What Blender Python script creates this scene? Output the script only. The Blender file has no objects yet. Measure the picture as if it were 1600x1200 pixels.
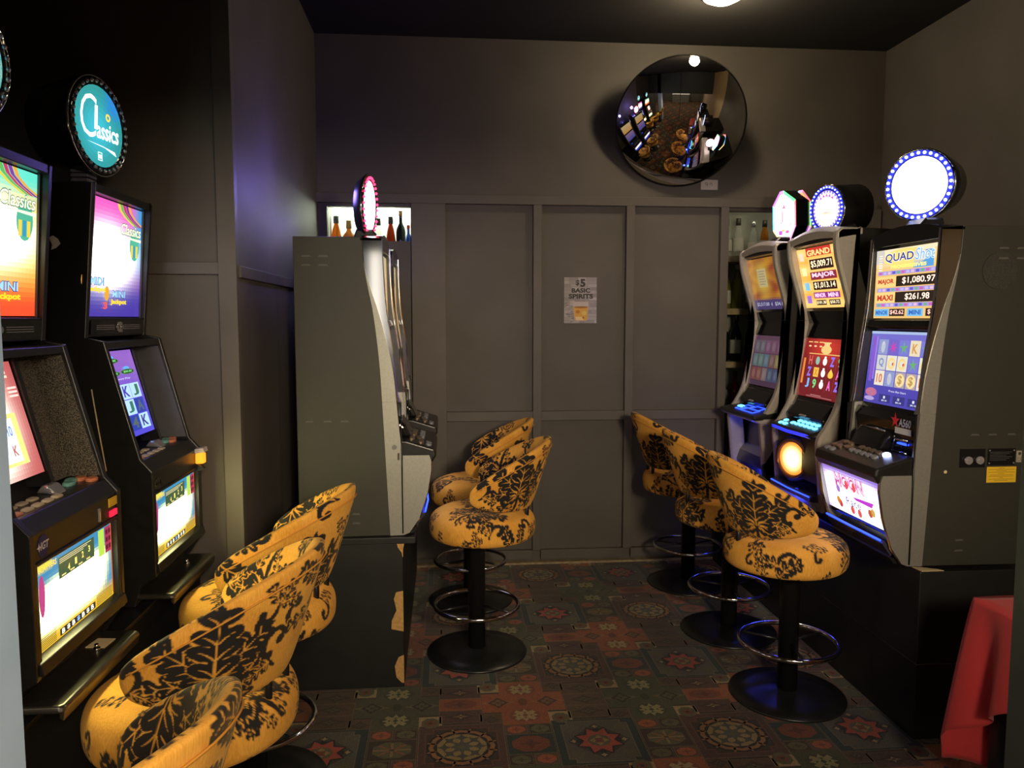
import bpy, math, random
import numpy as np
from mathutils import Vector, Matrix

random.seed(7)
scn = bpy.context.scene
COL = scn.collection
PI = math.pi

# ------------------------------------------------------------------ camera, world, exposure, large lights
YAW = math.atan2(106, 1204.3)
PITCH = math.atan2(102, 1200)
cam_d = bpy.data.cameras.new('camera')
cam_d.sensor_width = 36.0
cam_d.lens = 27.0
cam_d.clip_start = 0.03
cam = bpy.data.objects.new('camera', cam_d)
COL.objects.link(cam)
cam.location = (0, 0, 1.6)
cam.rotation_euler = (PI / 2 - PITCH, 0, -YAW)
scn.camera = cam

world = bpy.data.worlds.new('world')
scn.world = world
world.use_nodes = True
world.node_tree.nodes['Background'].inputs[0].default_value = (1.0, 0.85, 0.7, 1)
world.node_tree.nodes['Background'].inputs[1].default_value = 0.02

scn.view_settings.view_transform = 'Standard'
scn.view_settings.look = 'None'
scn.view_settings.gamma = 1.0
scn.view_settings.use_curve_mapping = False
scn.view_settings.exposure = 0.0


def aim(o, target):
    d = Vector(target) - o.location
    o.rotation_euler = d.to_track_quat('-Z', 'Y').to_euler()


def spot(name, loc, target, power, color, angle, blend, radius):
    d = bpy.data.lights.new(name, 'SPOT')
    d.energy = power
    d.color = color
    d.spot_size = math.radians(angle)
    d.spot_blend = blend
    d.shadow_soft_size = radius
    o = bpy.data.objects.new(name, d)
    COL.objects.link(o)
    o.location = loc
    aim(o, target)
    return o


def point(name, loc, power, color, radius, parent=None):
    d = bpy.data.lights.new(name, 'POINT')
    d.energy = power
    d.color = color
    d.shadow_soft_size = radius
    o = bpy.data.objects.new(name, d)
    COL.objects.link(o)
    o.location = loc
    o.parent = parent
    return o


WARM = (1.0, 0.80, 0.55)
# lamp heads hung behind the camera: position, target, power, cone
TRACK = [((0.78, -0.60, 1.97), (1.15, 4.9, 1.80), 400, 78), ((0.30, -0.55, 1.97), (-0.62, 2.0, 0.65), 170, 52)]
for l, t, p, c in TRACK:
    spot('lamp_beam', l, t, p, WARM, c, 1.0, 0.20)

# ------------------------------------------------------------------ materials
MATS = {}


def nodes_of(m):
    m.use_nodes = True
    nt = m.node_tree
    return nt, nt.nodes, nt.links


def mat(name, color, rough=0.5, metal=0.0, noise=0.0, nscale=40.0, bump=0.0, bscale=200.0, spec=0.5, coat=0.0,
        emit=None, estr=0.0, sheen=0.0):
    if name in MATS:
        return MATS[name]
    m = bpy.data.materials.new(name)
    nt, N, L = nodes_of(m)
    b = N['Principled BSDF']
    b.inputs['Base Color'].default_value = (*color, 1)
    b.inputs['Roughness'].default_value = rough
    b.inputs['Metallic'].default_value = metal
    b.inputs['Specular IOR Level'].default_value = spec
    b.inputs['Coat Weight'].default_value = coat
    b.inputs['Sheen Weight'].default_value = sheen
    if emit:
        b.inputs['Emission Color'].default_value = (*emit, 1)
        b.inputs['Emission Strength'].default_value = estr
    tc = N.new('ShaderNodeTexCoord')
    if noise:
        t = N.new('ShaderNodeTexNoise')
        t.inputs['Scale'].default_value = nscale
        t.inputs['Detail'].default_value = 5
        L.new(tc.outputs['Object'], t.inputs['Vector'])
        r = N.new('ShaderNodeMapRange')
        r.inputs['From Min'].default_value = 0.3
        r.inputs['From Max'].default_value = 0.7
        r.inputs['To Min'].default_value = 1 - noise
        r.inputs['To Max'].default_value = 1 + noise
        L.new(t.outputs['Fac'], r.inputs['Value'])
        mx = N.new('ShaderNodeMix')
        mx.data_type = 'RGBA'
        mx.blend_type = 'MULTIPLY'
        mx.inputs['Factor'].default_value = 1
        mx.inputs['A'].default_value = (*color, 1)
        L.new(r.outputs['Result'], mx.inputs['B'])
        L.new(mx.outputs['Result'], b.inputs['Base Color'])
    if bump:
        t2 = N.new('ShaderNodeTexNoise')
        t2.inputs['Scale'].default_value = bscale
        t2.inputs['Detail'].default_value = 3
        L.new(tc.outputs['Object'], t2.inputs['Vector'])
        bp = N.new('ShaderNodeBump')
        bp.inputs['Strength'].default_value = bump
        bp.inputs['Distance'].default_value = 0.002
        L.new(t2.outputs['Fac'], bp.inputs['Height'])
        L.new(bp.outputs['Normal'], b.inputs['Normal'])
    MATS[name] = m
    return m


def mat_attr_emit():
    m = bpy.data.materials.new('lit_print')
    nt, N, L = nodes_of(m)
    b = N['Principled BSDF']
    b.inputs['Base Color'].default_value = (0.01, 0.01, 0.01, 1)
    b.inputs['Roughness'].default_value = 0.15
    a = N.new('ShaderNodeAttribute')
    a.attribute_name = 'ink'
    L.new(a.outputs['Color'], b.inputs['Emission Color'])
    b.inputs['Emission Strength'].default_value = 1
    return m


def mat_attr_flat():
    m = bpy.data.materials.new('printed_paper')
    nt, N, L = nodes_of(m)
    b = N['Principled BSDF']
    b.inputs['Roughness'].default_value = 0.6
    a = N.new('ShaderNodeAttribute')
    a.attribute_name = 'ink'
    L.new(a.outputs['Color'], b.inputs['Base Color'])
    return m


def mat_carpet():
    m = bpy.data.materials.new('carpet')
    nt, N, L = nodes_of(m)
    b = N['Principled BSDF']
    b.inputs['Roughness'].default_value = 0.95
    b.inputs['Specular IOR Level'].default_value = 0.15
    b.inputs['Sheen Weight'].default_value = 0.15
    a = N.new('ShaderNodeAttribute')
    a.attribute_name = 'ink'
    tc = N.new('ShaderNodeTexCoord')
    n1 = N.new('ShaderNodeTexNoise')
    n1.inputs['Scale'].default_value = 260
    n1.inputs['Detail'].default_value = 2
    L.new(tc.outputs['Object'], n1.inputs['Vector'])
    n2 = N.new('ShaderNodeTexNoise')
    n2.inputs['Scale'].default_value = 2.3
    n2.inputs['Detail'].default_value = 4
    L.new(tc.outputs['Object'], n2.inputs['Vector'])
    r1 = N.new('ShaderNodeMapRange')
    r1.inputs['From Min'].default_value = 0.3
    r1.inputs['From Max'].default_value = 0.7
    r1.inputs['To Min'].default_value = 0.5
    r1.inputs['To Max'].default_value = 1.5
    L.new(n1.outputs['Fac'], r1.inputs['Value'])
    r2 = N.new('ShaderNodeMapRange')
    r2.inputs['From Min'].default_value = 0.3
    r2.inputs['From Max'].default_value = 0.7
    r2.inputs['To Min'].default_value = 0.75
    r2.inputs['To Max'].default_value = 1.2
    L.new(n2.outputs['Fac'], r2.inputs['Value'])
    mm = N.new('ShaderNodeMath')
    mm.operation = 'MULTIPLY'
    L.new(r1.outputs['Result'], mm.inputs[0])
    L.new(r2.outputs['Result'], mm.inputs[1])
    mx = N.new('ShaderNodeMix')
    mx.data_type = 'RGBA'
    mx.blend_type = 'MULTIPLY'
    mx.inputs['Factor'].default_value = 1
    L.new(a.outputs['Color'], mx.inputs['A'])
    L.new(mm.outputs[0], mx.inputs['B'])
    L.new(mx.outputs['Result'], b.inputs['Base Color'])
    bp = N.new('ShaderNodeBump')
    bp.inputs['Strength'].default_value = 0.5
    bp.inputs['Distance'].default_value = 0.003
    L.new(n1.outputs['Fac'], bp.inputs['Height'])
    L.new(bp.outputs['Normal'], b.inputs['Normal'])
    return m


def mat_fabric():
    m = bpy.data.materials.new('damask_velvet')
    nt, N, L = nodes_of(m)
    b = N['Principled BSDF']
    b.inputs['Roughness'].default_value = 0.85
    b.inputs['Specular IOR Level'].default_value = 0.2
    b.inputs['Sheen Weight'].default_value = 0.12
    b.inputs['Sheen Tint'].default_value = (1, 0.7, 0.3, 1)
    a = N.new('ShaderNodeAttribute')
    a.attribute_name = 'damask'
    tc = N.new('ShaderNodeTexCoord')
    mp = N.new('ShaderNodeMapping')
    mp.inputs['Scale'].default_value = (320, 320, 45)
    L.new(tc.outputs['Object'], mp.inputs['Vector'])
    n1 = N.new('ShaderNodeTexNoise')
    n1.inputs['Scale'].default_value = 1
    n1.inputs['Detail'].default_value = 3
    L.new(mp.outputs['Vector'], n1.inputs['Vector'])
    n2 = N.new('ShaderNodeTexNoise')
    n2.inputs['Scale'].default_value = 9
    n2.inputs['Detail'].default_value = 3
    L.new(tc.outputs['Object'], n2.inputs['Vector'])
    ad = N.new('ShaderNodeMath')
    ad.operation = 'ADD'
    L.new(n1.outputs['Fac'], ad.inputs[0])
    L.new(n2.outputs['Fac'], ad.inputs[1])
    cr = N.new('ShaderNodeMapRange')
    cr.inputs['From Min'].default_value = 0.7
    cr.inputs['From Max'].default_value = 1.3
    L.new(ad.outputs[0], cr.inputs['Value'])
    g = N.new('ShaderNodeMix')
    g.data_type = 'RGBA'
    g.inputs['A'].default_value = (0.68, 0.30, 0.038, 1)
    g.inputs['B'].default_value = (0.93, 0.48, 0.085, 1)
    L.new(cr.outputs['Result'], g.inputs['Factor'])
    mx = N.new('ShaderNodeMix')
    mx.data_type = 'RGBA'
    mx.inputs['B'].default_value = (0.018, 0.018, 0.02, 1)
    L.new(a.outputs['Fac'], mx.inputs['Factor'])
    L.new(g.outputs['Result'], mx.inputs['A'])
    L.new(mx.outputs['Result'], b.inputs['Base Color'])
    bp = N.new('ShaderNodeBump')
    bp.inputs['Strength'].default_value = 0.15
    bp.inputs['Distance'].default_value = 0.002
    L.new(n1.outputs['Fac'], bp.inputs['Height'])
    L.new(bp.outputs['Normal'], b.inputs['Normal'])
    return m


def mat_glass_pane():
    m = bpy.data.materials.new('pane_glass')
    nt, N, L = nodes_of(m)
    N.remove(N['Principled BSDF'])
    t = N.new('ShaderNodeBsdfTransparent')
    t.inputs['Color'].default_value = (0.93, 0.95, 0.93, 1)
    g = N.new('ShaderNodeBsdfGlossy')
    g.inputs['Roughness'].default_value = 0.02
    f = N.new('ShaderNodeFresnel')
    f.inputs['IOR'].default_value = 1.5
    x = N.new('ShaderNodeMixShader')
    L.new(f.outputs[0], x.inputs[0])
    L.new(t.outputs[0], x.inputs[1])
    L.new(g.outputs[0], x.inputs[2])
    L.new(x.outputs[0], N['Material Output'].inputs['Surface'])
    return m


def mat_liquid(name, color, alpha=0.55):
    """coloured bottle glass: see-through tint with a glossy coat"""
    if name in MATS:
        return MATS[name]
    m = bpy.data.materials.new(name)
    nt, N, L = nodes_of(m)
    b = N['Principled BSDF']
    b.inputs['Base Color'].default_value = (*color, 1)
    b.inputs['Roughness'].default_value = 0.08
    t = N.new('ShaderNodeBsdfTransparent')
    t.inputs['Color'].default_value = (*[min(1, c * 1.6 + 0.02) for c in color], 1)
    x = N.new('ShaderNodeMixShader')
    x.inputs[0].default_value = 1 - alpha
    L.new(b.outputs[0], x.inputs[1])
    L.new(t.outputs[0], x.inputs[2])
    L.new(x.outputs[0], N['Material Output'].inputs['Surface'])
    MATS[name] = m
    return m


def mat_weave(name, color, rough, scale):
    """perforated / speckled grille"""
    m = bpy.data.materials.new(name)
    nt, N, L = nodes_of(m)
    b = N['Principled BSDF']
    b.inputs['Roughness'].default_value = rough
    tc = N.new('ShaderNodeTexCoord')
    v = N.new('ShaderNodeTexNoise')
    v.inputs['Scale'].default_value = scale
    v.inputs['Detail'].default_value = 6
    L.new(tc.outputs['Object'], v.inputs['Vector'])
    cr = N.new('ShaderNodeValToRGB')
    cr.color_ramp.elements[0].position = 0.42
    cr.color_ramp.elements[0].color = (0.01, 0.009, 0.008, 1)
    cr.color_ramp.elements[1].position = 0.62
    cr.color_ramp.elements[1].color = (*color, 1)
    L.new(v.outputs['Fac'], cr.inputs['Fac'])
    L.new(cr.outputs['Color'], b.inputs['Base Color'])
    return m


M_LIT = mat_attr_emit()
M_PRINT = mat_attr_flat()
M_CARPET = mat_carpet()
M_FAB = mat_fabric()
M_PANE = mat_glass_pane()
M_WALL = mat('wall_paint', (0.108, 0.095, 0.081), 0.62, noise=0.10, nscale=3.5, bump=0.35, bscale=420)
M_FRAME = mat('frame_paint', (0.112, 0.098, 0.083), 0.55, noise=0.08, nscale=6, bump=0.1, bscale=150)
M_CEIL = mat('ceiling_paint', (0.018, 0.016, 0.015), 0.9, noise=0.15, nscale=4)
M_JAMB_L = mat('daylit_blue_grey_paint', (0.46, 0.64, 0.90), 0.6, noise=0.06, nscale=8)  # blue and brightness of daylight on the left post mixed into its colour
M_JAMB_R = mat('dark_green_grey_paint', (0.05, 0.062, 0.056), 0.6, noise=0.1, nscale=8)
M_BLACK = mat('black_plastic', (0.011, 0.011, 0.011), 0.32, noise=0.2, nscale=30, bump=0.08, bscale=600)
M_BLKGLOSS = mat('black_gloss', (0.008, 0.008, 0.009), 0.12)
M_PLINTH = mat('black_laminate', (0.011, 0.012, 0.012), 0.45, noise=0.25, nscale=9)
M_DARKPANEL = mat('dark_grey_steel', (0.030, 0.030, 0.023), 0.5, metal=0.0, noise=0.06, nscale=25, bump=0.15, bscale=900)
M_SILVER = mat('satin_silver', (0.46, 0.42, 0.37), 0.36, metal=0.30, noise=0.05, nscale=60)
M_SILVERSTRIP = mat('brushed_silver', (0.34, 0.34, 0.31), 0.45, metal=0.65, noise=0.06, nscale=120)
M_CHROME = mat('chrome', (0.75, 0.73, 0.70), 0.09, metal=1.0)
M_STEELTRAY = mat('dark_steel_tray', (0.16, 0.15, 0.13), 0.28, metal=0.9, noise=0.1, nscale=40)
M_POLE = mat('black_powder_coat', (0.012, 0.012, 0.012), 0.28)
M_BASE = mat('black_enamel_base', (0.014, 0.015, 0.014), 0.30, noise=0.2, nscale=20)
M_WOOD = mat('raw_chipboard', (0.48, 0.27, 0.09), 0.8, noise=0.2, nscale=80)
M_SHELFWOOD = mat('shelf_timber', (0.36, 0.27, 0.16), 0.6, noise=0.15, nscale=25)
M_RED = mat('red_cotton', (0.52, 0.032, 0.036), 0.85, noise=0.05, nscale=300, bump=0.1, bscale=800, sheen=0.1)
M_WHITE = mat('white_paper', (0.62, 0.56, 0.52), 0.8, noise=0.05, nscale=20)
M_CREAM = mat('cream_card', (0.66, 0.52, 0.30), 0.8, noise=0.06, nscale=25)
M_YELLOW = mat('yellow_sticker', (0.75, 0.48, 0.03), 0.6)
M_NICHE = mat('niche_white', (0.72, 0.76, 0.68), 0.7, noise=0.04, nscale=8)
M_MIRROR = mat('mirror', (0.86, 0.84, 0.80), 0.015, metal=1.0)
M_SPECK = mat_weave('speckled_mesh', (0.22, 0.19, 0.13), 0.6, 330)
M_GRILLE = mat_weave('speaker_grille', (0.05, 0.05, 0.042), 0.7, 500)
M_RECESS = mat('grey_recess', (0.10, 0.10, 0.115), 0.35, noise=0.1, nscale=20)
M_BLUELED = mat('blue_led', (0.02, 0.02, 0.1), 0.4, emit=(0.02, 0.06, 1.0), estr=3.5)
M_BLUEGLOW = mat('blue_led_soft', (0.02, 0.02, 0.1), 0.4, emit=(0.02, 0.03, 1.0), estr=1.6)
M_CYANBTN = mat('cyan_lit_button', (0.1, 0.3, 0.4), 0.3, emit=(0.12, 0.62, 1.0), estr=3.0)
M_WHITELED = mat('white_led', (0.3, 0.3, 0.5), 0.3, emit=(0.45, 0.55, 1.0), estr=7)
M_REDLED = mat('red_led', (0.3, 0.02, 0.05), 0.3, emit=(1.0, 0.03, 0.10), estr=5)
M_BEAD = mat('clear_bead', (0.62, 0.60, 0.64), 0.12, metal=0.7)
M_BTN = mat('ivory_button', (0.60, 0.48, 0.32), 0.4)
M_BTN2 = mat('orange_button', (0.75, 0.25, 0.12), 0.4)
M_BTN3 = mat('green_button', (0.20, 0.48, 0.42), 0.35)
M_BTN4 = mat('bronze_button', (0.20, 0.15, 0.10), 0.3, metal=0.5)
M_BTNG = mat('grey_button', (0.22, 0.23, 0.26), 0.3)
M_TAN = mat('tan_partition', (0.58, 0.40, 0.22), 0.7, noise=0.05, nscale=5)
M_GREYBOX = mat('grey_counter', (0.22, 0.23, 0.22), 0.5, noise=0.05, nscale=5)
M_WINDOW = mat('daylight_window', (0.5, 0.5, 0.5), 0.5, emit=(1.0, 0.95, 0.86), estr=2.2)
M_BULB = mat('warm_bulb', (0.8, 0.8, 0.7), 0.5, emit=(1.0, 0.86, 0.58), estr=22.0)
M_NECK = mat('ribbed_silver', (0.5, 0.48, 0.56), 0.25, metal=0.8)
M_FRONTPAPER = mat('bottle_label', (0.62, 0.60, 0.54), 0.8, noise=0.06, nscale=60)
M_CAP = mat('dark_cap', (0.03, 0.03, 0.03), 0.4)
M_GOLDCAP = mat('cork_cap', (0.35, 0.22, 0.08), 0.5)


# ------------------------------------------------------------------ object helpers
def link(o, parent=None):
    COL.objects.link(o)
    if parent is not None:
        o.parent = parent
    return o


def thing(name, label, cat, loc=(0, 0, 0), rotz=0.0, group=None):
    o = bpy.data.objects.new(name, None)
    o.empty_display_size = 0.1
    o.location = loc
    o.rotation_euler = (0, 0, rotz)
    return tag(link(o), label, cat, group)


def tag(o, label=None, cat=None, group=None, kind=None):
    if label:
        o['label'] = label
    if cat:
        o['category'] = cat
    if group:
        o['group'] = group
    if kind:
        o['kind'] = kind
    return o


def copy_tree(o, parent=None):
    c = o.copy()
    link(c, parent)
    for ch in list(o.children):
        copy_tree(ch, c)
    return c


class MB:
    """collects shapes into one mesh"""

    def __init__(s):
        s.v = []
        s.f = []
        s.sm = []

    def add(s, vs, fs, smooth=False):
        o = len(s.v)
        s.v += [tuple(p) for p in vs]
        s.f += [tuple(i + o for i in f) for f in fs]
        s.sm += [smooth] * len(fs)
        return s

    def box(s, x0, x1, y0, y1, z0, z1):
        vs = [(x, y, z) for x in (x0, x1) for y in (y0, y1) for z in (z0, z1)]
        return s.add(vs, [(0, 1, 3, 2), (4, 6, 7, 5), (0, 4, 5, 1), (2, 3, 7, 6), (0, 2, 6, 4), (1, 5, 7, 3)])

    def rbox(s, x0, x1, y0, y1, z0, z1, r=0.005):
        """box with chamfered vertical edges and top edge"""
        r = min(r, (x1 - x0) * 0.45, (y1 - y0) * 0.45, (z1 - z0) * 0.45)

        def ring(i, z):
            return [(x0 + i + r, y0 + i, z), (x1 - i - r, y0 + i, z), (x1 - i, y0 + i + r, z), (x1 - i, y1 - i - r, z),
                    (x1 - i - r, y1 - i, z), (x0 + i + r, y1 - i, z), (x0 + i, y1 - i - r, z), (x0 + i, y0 + i + r, z)]
        rings = [ring(0, z0), ring(0, z1 - r), ring(r * 0.8, z1)]
        return s.loft(rings, caps=True)

    def loft(s, rings, caps=True, smooth=False, closed=True):
        n = len(rings[0])
        vs = [p for r in rings for p in r]
        fs = []
        for i in range(len(rings) - 1):
            for j in range(n if closed else n - 1):
                a = i * n + j
                b = i * n + (j + 1) % n
                fs.append((a, b, b + n, a + n))
        s.add(vs, fs, smooth)
        if caps:
            s.add(rings[0], [tuple(range(n))[::-1]])
            s.add(rings[-1], [tuple(range(n))])
        return s

    def prism(s, prof, y0, y1, ch=0.0):
        """profile [(x,z)] extruded along y, with optional inset chamfer ends"""
        if ch:
            c = np.mean(np.array(prof), axis=0)
            ins = offset_poly(prof, ch)
            rings = [[(x, y0, z) for x, z in ins], [(x, y0 + ch, z) for x, z in prof],
                     [(x, y1 - ch, z) for x, z in prof], [(x, y1, z) for x, z in ins]]
        else:
            rings = [[(x, y0, z) for x, z in prof], [(x, y1, z) for x, z in prof]]
        return s.loft(rings)

    def cyl(s, c, r, h, n=24, axis='z', r2=None, smooth=True):
        r2 = r if r2 is None else r2
        rings = []
        for rr, t in ((r, 0), (r2, h)):
            ring = []
            for k in range(n):
                a = 2 * PI * k / n
                p = (rr * math.cos(a), rr * math.sin(a), t)
                if axis == 'x':
                    p = (p[2], p[0], p[1])
                elif axis == 'y':
                    p = (p[1], p[2], p[0])
                ring.append((c[0] + p[0], c[1] + p[1], c[2] + p[2]))
            rings.append(ring)
        return s.loft(rings, caps=True, smooth=smooth)

    def lathe(s, prof, n=32, M=None, smooth=True, caps=True):
        """prof [(r,z)] around z; M optional 4x4"""
        rings = []
        for r, z in prof:
            ring = [Vector((r * math.cos(2 * PI * k / n), r * math.sin(2 * PI * k / n), z)) for k in range(n)]
            if M is not None:
                ring = [M @ p for p in ring]
            rings.append([tuple(p) for p in ring])
        return s.loft(rings, caps=caps, smooth=smooth)

    def tube(s, pts, r, n=8, closed=False, caps=True):
        pts = [Vector(p) for p in pts]
        m = len(pts)
        rings = []
        for i in range(m):
            a = pts[(i - 1) % m] if (closed or i > 0) else pts[i]
            b = pts[(i + 1) % m] if (closed or i < m - 1) else pts[i]
            t = (b - a).normalized()
            up = Vector((0, 0, 1)) if abs(t.z) < 0.95 else Vector((1, 0, 0))
            u = t.cross(up).normalized()
            w = u.cross(t)
            rr = r[i] if hasattr(r, '__len__') else r
            rings.append([tuple(pts[i] + (u * math.cos(2 * PI * k / n) + w * math.sin(2 * PI * k / n)) * rr) for k in range(n)])
        if closed:
            rings.append(rings[0])
        return s.loft(rings, caps=caps and not closed, smooth=True)

    def sphere(s, c, r, n=8, m=5):
        prof = [(max(1e-4, r * math.sin(PI * i / m)), -r * math.cos(PI * i / m)) for i in range(m + 1)]
        return s.lathe(prof, n, Matrix.Translation(c))

    def mesh(s, name):
        me = bpy.data.meshes.new(name)
        me.from_pydata(s.v, [], s.f)
        me.polygons.foreach_set('use_smooth', s.sm)
        me.update()
        import bmesh
        bm = bmesh.new()
        bm.from_mesh(me)
        bmesh.ops.remove_doubles(bm, verts=bm.verts, dist=1e-6)
        bmesh.ops.recalc_face_normals(bm, faces=bm.faces)
        bm.to_mesh(me)
        bm.free()
        return me

    def build(s, name, m, parent=None, bevel=0.0):
        me = s.mesh(name)
        me.materials.append(m)
        o = bpy.data.objects.new(name, me)
        link(o, parent)
        if bevel:
            b = o.modifiers.new('bevel', 'BEVEL')
            b.width = bevel
            b.segments = 2
            b.limit_method = 'ANGLE'
        return o


def build_loose(mb, name, m, parent, bevel=0.0):
    """one object for every separate piece collected in mb"""
    n = len(mb.v)
    par = list(range(n))

    def find(a):
        while par[a] != a:
            par[a] = par[par[a]]
            a = par[a]
        return a
    seen = {}
    for i, v in enumerate(mb.v):
        k = tuple(round(c, 5) for c in v)
        if k in seen:
            par[find(i)] = find(seen[k])
        seen[k] = i
    for f in mb.f:
        for i in f[1:]:
            par[find(i)] = find(f[0])
    comp = {}
    for f, s_ in zip(mb.f, mb.sm):
        comp.setdefault(find(f[0]), []).append((f, s_))
    out = []
    for fs in comp.values():
        q = MB()
        for f, s_ in fs:
            q.add([mb.v[i] for i in f], [tuple(range(len(f)))], s_)
        out.append(q.build(name, m, parent, bevel))
    return out


def offset_poly(prof, d):
    """inset a 2d polygon by d (simple)"""
    P = [Vector(p) for p in prof]
    n = len(P)
    area = sum(P[i].x * P[(i + 1) % n].y - P[(i + 1) % n].x * P[i].y for i in range(n))
    sg = 1 if area > 0 else -1
    out = []
    for i in range(n):
        a = (P[i] - P[i - 1])
        b = (P[(i + 1) % n] - P[i])
        a = a.normalized() if a.length else Vector((1, 0))
        b = b.normalized() if b.length else a
        na = Vector((-a.y, a.x)) * sg
        nb = Vector((-b.y, b.x)) * sg
        k = na + nb
        k = k / max(0.4, (1 + na.dot(nb)))
        out.append(tuple(P[i] + k * d))
    return out


def smooth_prof(pts, n=6):
    """Catmull-Rom through open list of 2d points"""
    P = [np.array(p, float) for p in pts]
    P = [2 * P[0] - P[1]] + P + [2 * P[-1] - P[-2]]
    out = []
    for i in range(1, len(P) - 2):
        for k in range(n):
            t = k / n
            a, b, c, d = P[i - 1], P[i], P[i + 1], P[i + 2]
            out.append(tuple(0.5 * (2 * b + (c - a) * t + (2 * a - 5 * b + 4 * c - d) * t * t + (3 * b - a - 3 * c + d) * t ** 3)))
    out.append(tuple(P[-2]))
    return out


# ------------------------------------------------------------------ flat print (lettering, screens, carpet pattern)
_TXT = {}


def text_tris(s, bold=0.0):
    key = (s, bold)
    if key in _TXT:
        return _TXT[key]
    cu = bpy.data.curves.new('lettering', 'FONT')
    cu.body = s
    cu.offset = bold
    cu.resolution_u = 3
    o = bpy.data.objects.new('lettering', cu)
    COL.objects.link(o)
    dg = bpy.context.evaluated_depsgraph_get()
    me = bpy.data.meshes.new_from_object(o.evaluated_get(dg))
    v = np.zeros(len(me.vertices) * 3)
    me.vertices.foreach_get('co', v)
    v = v.reshape(-1, 3)[:, :2]
    f = [tuple(p.vertices) for p in me.polygons]
    bpy.data.objects.remove(o)
    bpy.data.curves.remove(cu)
    bpy.data.meshes.remove(me)
    lo, hi = v.min(0), v.max(0)
    v = (v - lo) / (hi - lo)
    _TXT[key] = (v, f)
    return v, f


class Print:
    """flat polygons with a colour each, stacked in thin layers"""

    def __init__(s, W, H, step=0.0004):
        s.W, s.H, s.step = W, H, step
        s.v = []
        s.f = []
        s.c = []
        s.z = 0.0

    def lay(s):
        s.z += s.step
        return s

    def poly(s, pts, col):
        o = len(s.v)
        s.v += [(p[0], p[1], s.z) for p in pts]
        s.f.append(tuple(range(o, o + len(pts))))
        s.c.append(col)
        return s

    def rect(s, x0, y0, x1, y1, col):
        return s.poly([(x0, y0), (x1, y0), (x1, y1), (x0, y1)], col)

    def disc(s, cx, cy, rx, ry, col, n=16, rot=0.0):
        return s.poly([(cx + rx * math.cos(2 * PI * k / n + rot), cy + ry * math.sin(2 * PI * k / n + rot)) for k in range(n)], col)

    def ring(s, cx, cy, r0, r1, col, n=20, ay=1.0):
        for k in range(n):
            a, b = 2 * PI * k / n, 2 * PI * (k + 1) / n
            s.poly([(cx + r0 * math.cos(a), cy + ay * r0 * math.sin(a)), (cx + r1 * math.cos(a), cy + ay * r1 * math.sin(a)),
                    (cx + r1 * math.cos(b), cy + ay * r1 * math.sin(b)), (cx + r0 * math.cos(b), cy + ay * r0 * math.sin(b))], col)
        return s

    def star(s, cx, cy, r0, r1, n, col, rot=0.0, ay=1.0):
        # star as a fan of triangles (keeps faces simple)
        pts = []
        for k in range(2 * n):
            r = r1 if k % 2 == 0 else r0
            a = PI * k / n + rot
            pts.append((cx + r * math.cos(a), cy + ay * r * math.sin(a)))
        for k in range(2 * n):
            s.poly([(cx, cy), pts[k], pts[(k + 1) % (2 * n)]], col)
        return s

    def line(s, x0, y0, x1, y1, w, col):
        d = Vector((x1 - x0, y1 - y0)).normalized() * w / 2
        return s.poly([(x0 + d.y, y0 - d.x), (x1 + d.y, y1 - d.x), (x1 - d.y, y1 + d.x), (x0 - d.y, y0 + d.x)], col)

    def frame(s, x0, y0, x1, y1, w, col):
        s.rect(x0, y0, x1, y0 + w, col).rect(x0, y1 - w, x1, y1, col)
        return s.rect(x0, y0 + w, x0 + w, y1 - w, col).rect(x1 - w, y0 + w, x1, y1 - w, col)

    def text(s, t, x0, y0, x1, y1, col, bold=0.02, shear=0.0, rise=0.0):
        v, f = text_tris(t, bold)
        o = len(s.v)
        s.v += [(x0 + a * (x1 - x0) + shear * b * (y1 - y0), y0 + b * (y1 - y0) + rise * a, s.z) for a, b in v]
        for p in f:
            s.f.append(tuple(i + o for i in p))
            s.c.append(col)
        return s

    def grad(s, fn, nx=20, ny=20, x0=0, y0=0, x1=None, y1=None):
        """background: fn(u,v)->rgb per cell"""
        x1 = s.W if x1 is None else x1
        y1 = s.H if y1 is None else y1
        for i in range(nx):
            for j in range(ny):
                c = fn((i + .5) / nx, (j + .5) / ny)
                s.rect(x0 + (x1 - x0) * i / nx, y0 + (y1 - y0) * j / ny, x0 + (x1 - x0) * (i + 1) / nx, y0 + (y1 - y0) * (j + 1) / ny, c)
        return s

    def build(s, name, m, M, parent=None, gain=1.0):
        """M: 4x4 placing (u right, v up, w out)"""
        me = bpy.data.meshes.new(name)
        me.from_pydata([tuple(M @ Vector(p)) for p in s.v], [], s.f)
        at = me.color_attributes.new('ink', 'FLOAT_COLOR', 'CORNER')
        cols = np.empty((len(me.loops), 4), np.float32)
        i = 0
        for f, c in zip(s.f, s.c):
            cols[i:i + len(f), 0] = c[0] * gain
            cols[i:i + len(f), 1] = c[1] * gain
            cols[i:i + len(f), 2] = c[2] * gain
            cols[i:i + len(f), 3] = 1
            i += len(f)
        at.data.foreach_set('color', cols.ravel())
        me.materials.append(m)
        me.update()
        o = bpy.data.objects.new(name, me)
        return link(o, parent)


def face_matrix(pb, pt, y0):
    """front panel from bottom (f,z) to top (f,z), starting at y0; u=+y, v=up the panel, w=outwards(+f)"""
    b = Vector((pb[0], y0, pb[1]))
    v = Vector((pt[0] - pb[0], 0, pt[1] - pb[1]))
    H = v.length
    v.normalize()
    u = Vector((0, 1, 0))
    w = u.cross(v)
    return Matrix(((u.x, v.x, w.x, b.x), (u.y, v.y, w.y, b.y), (u.z, v.z, w.z, b.z), (0, 0, 0, 1))), H


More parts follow.
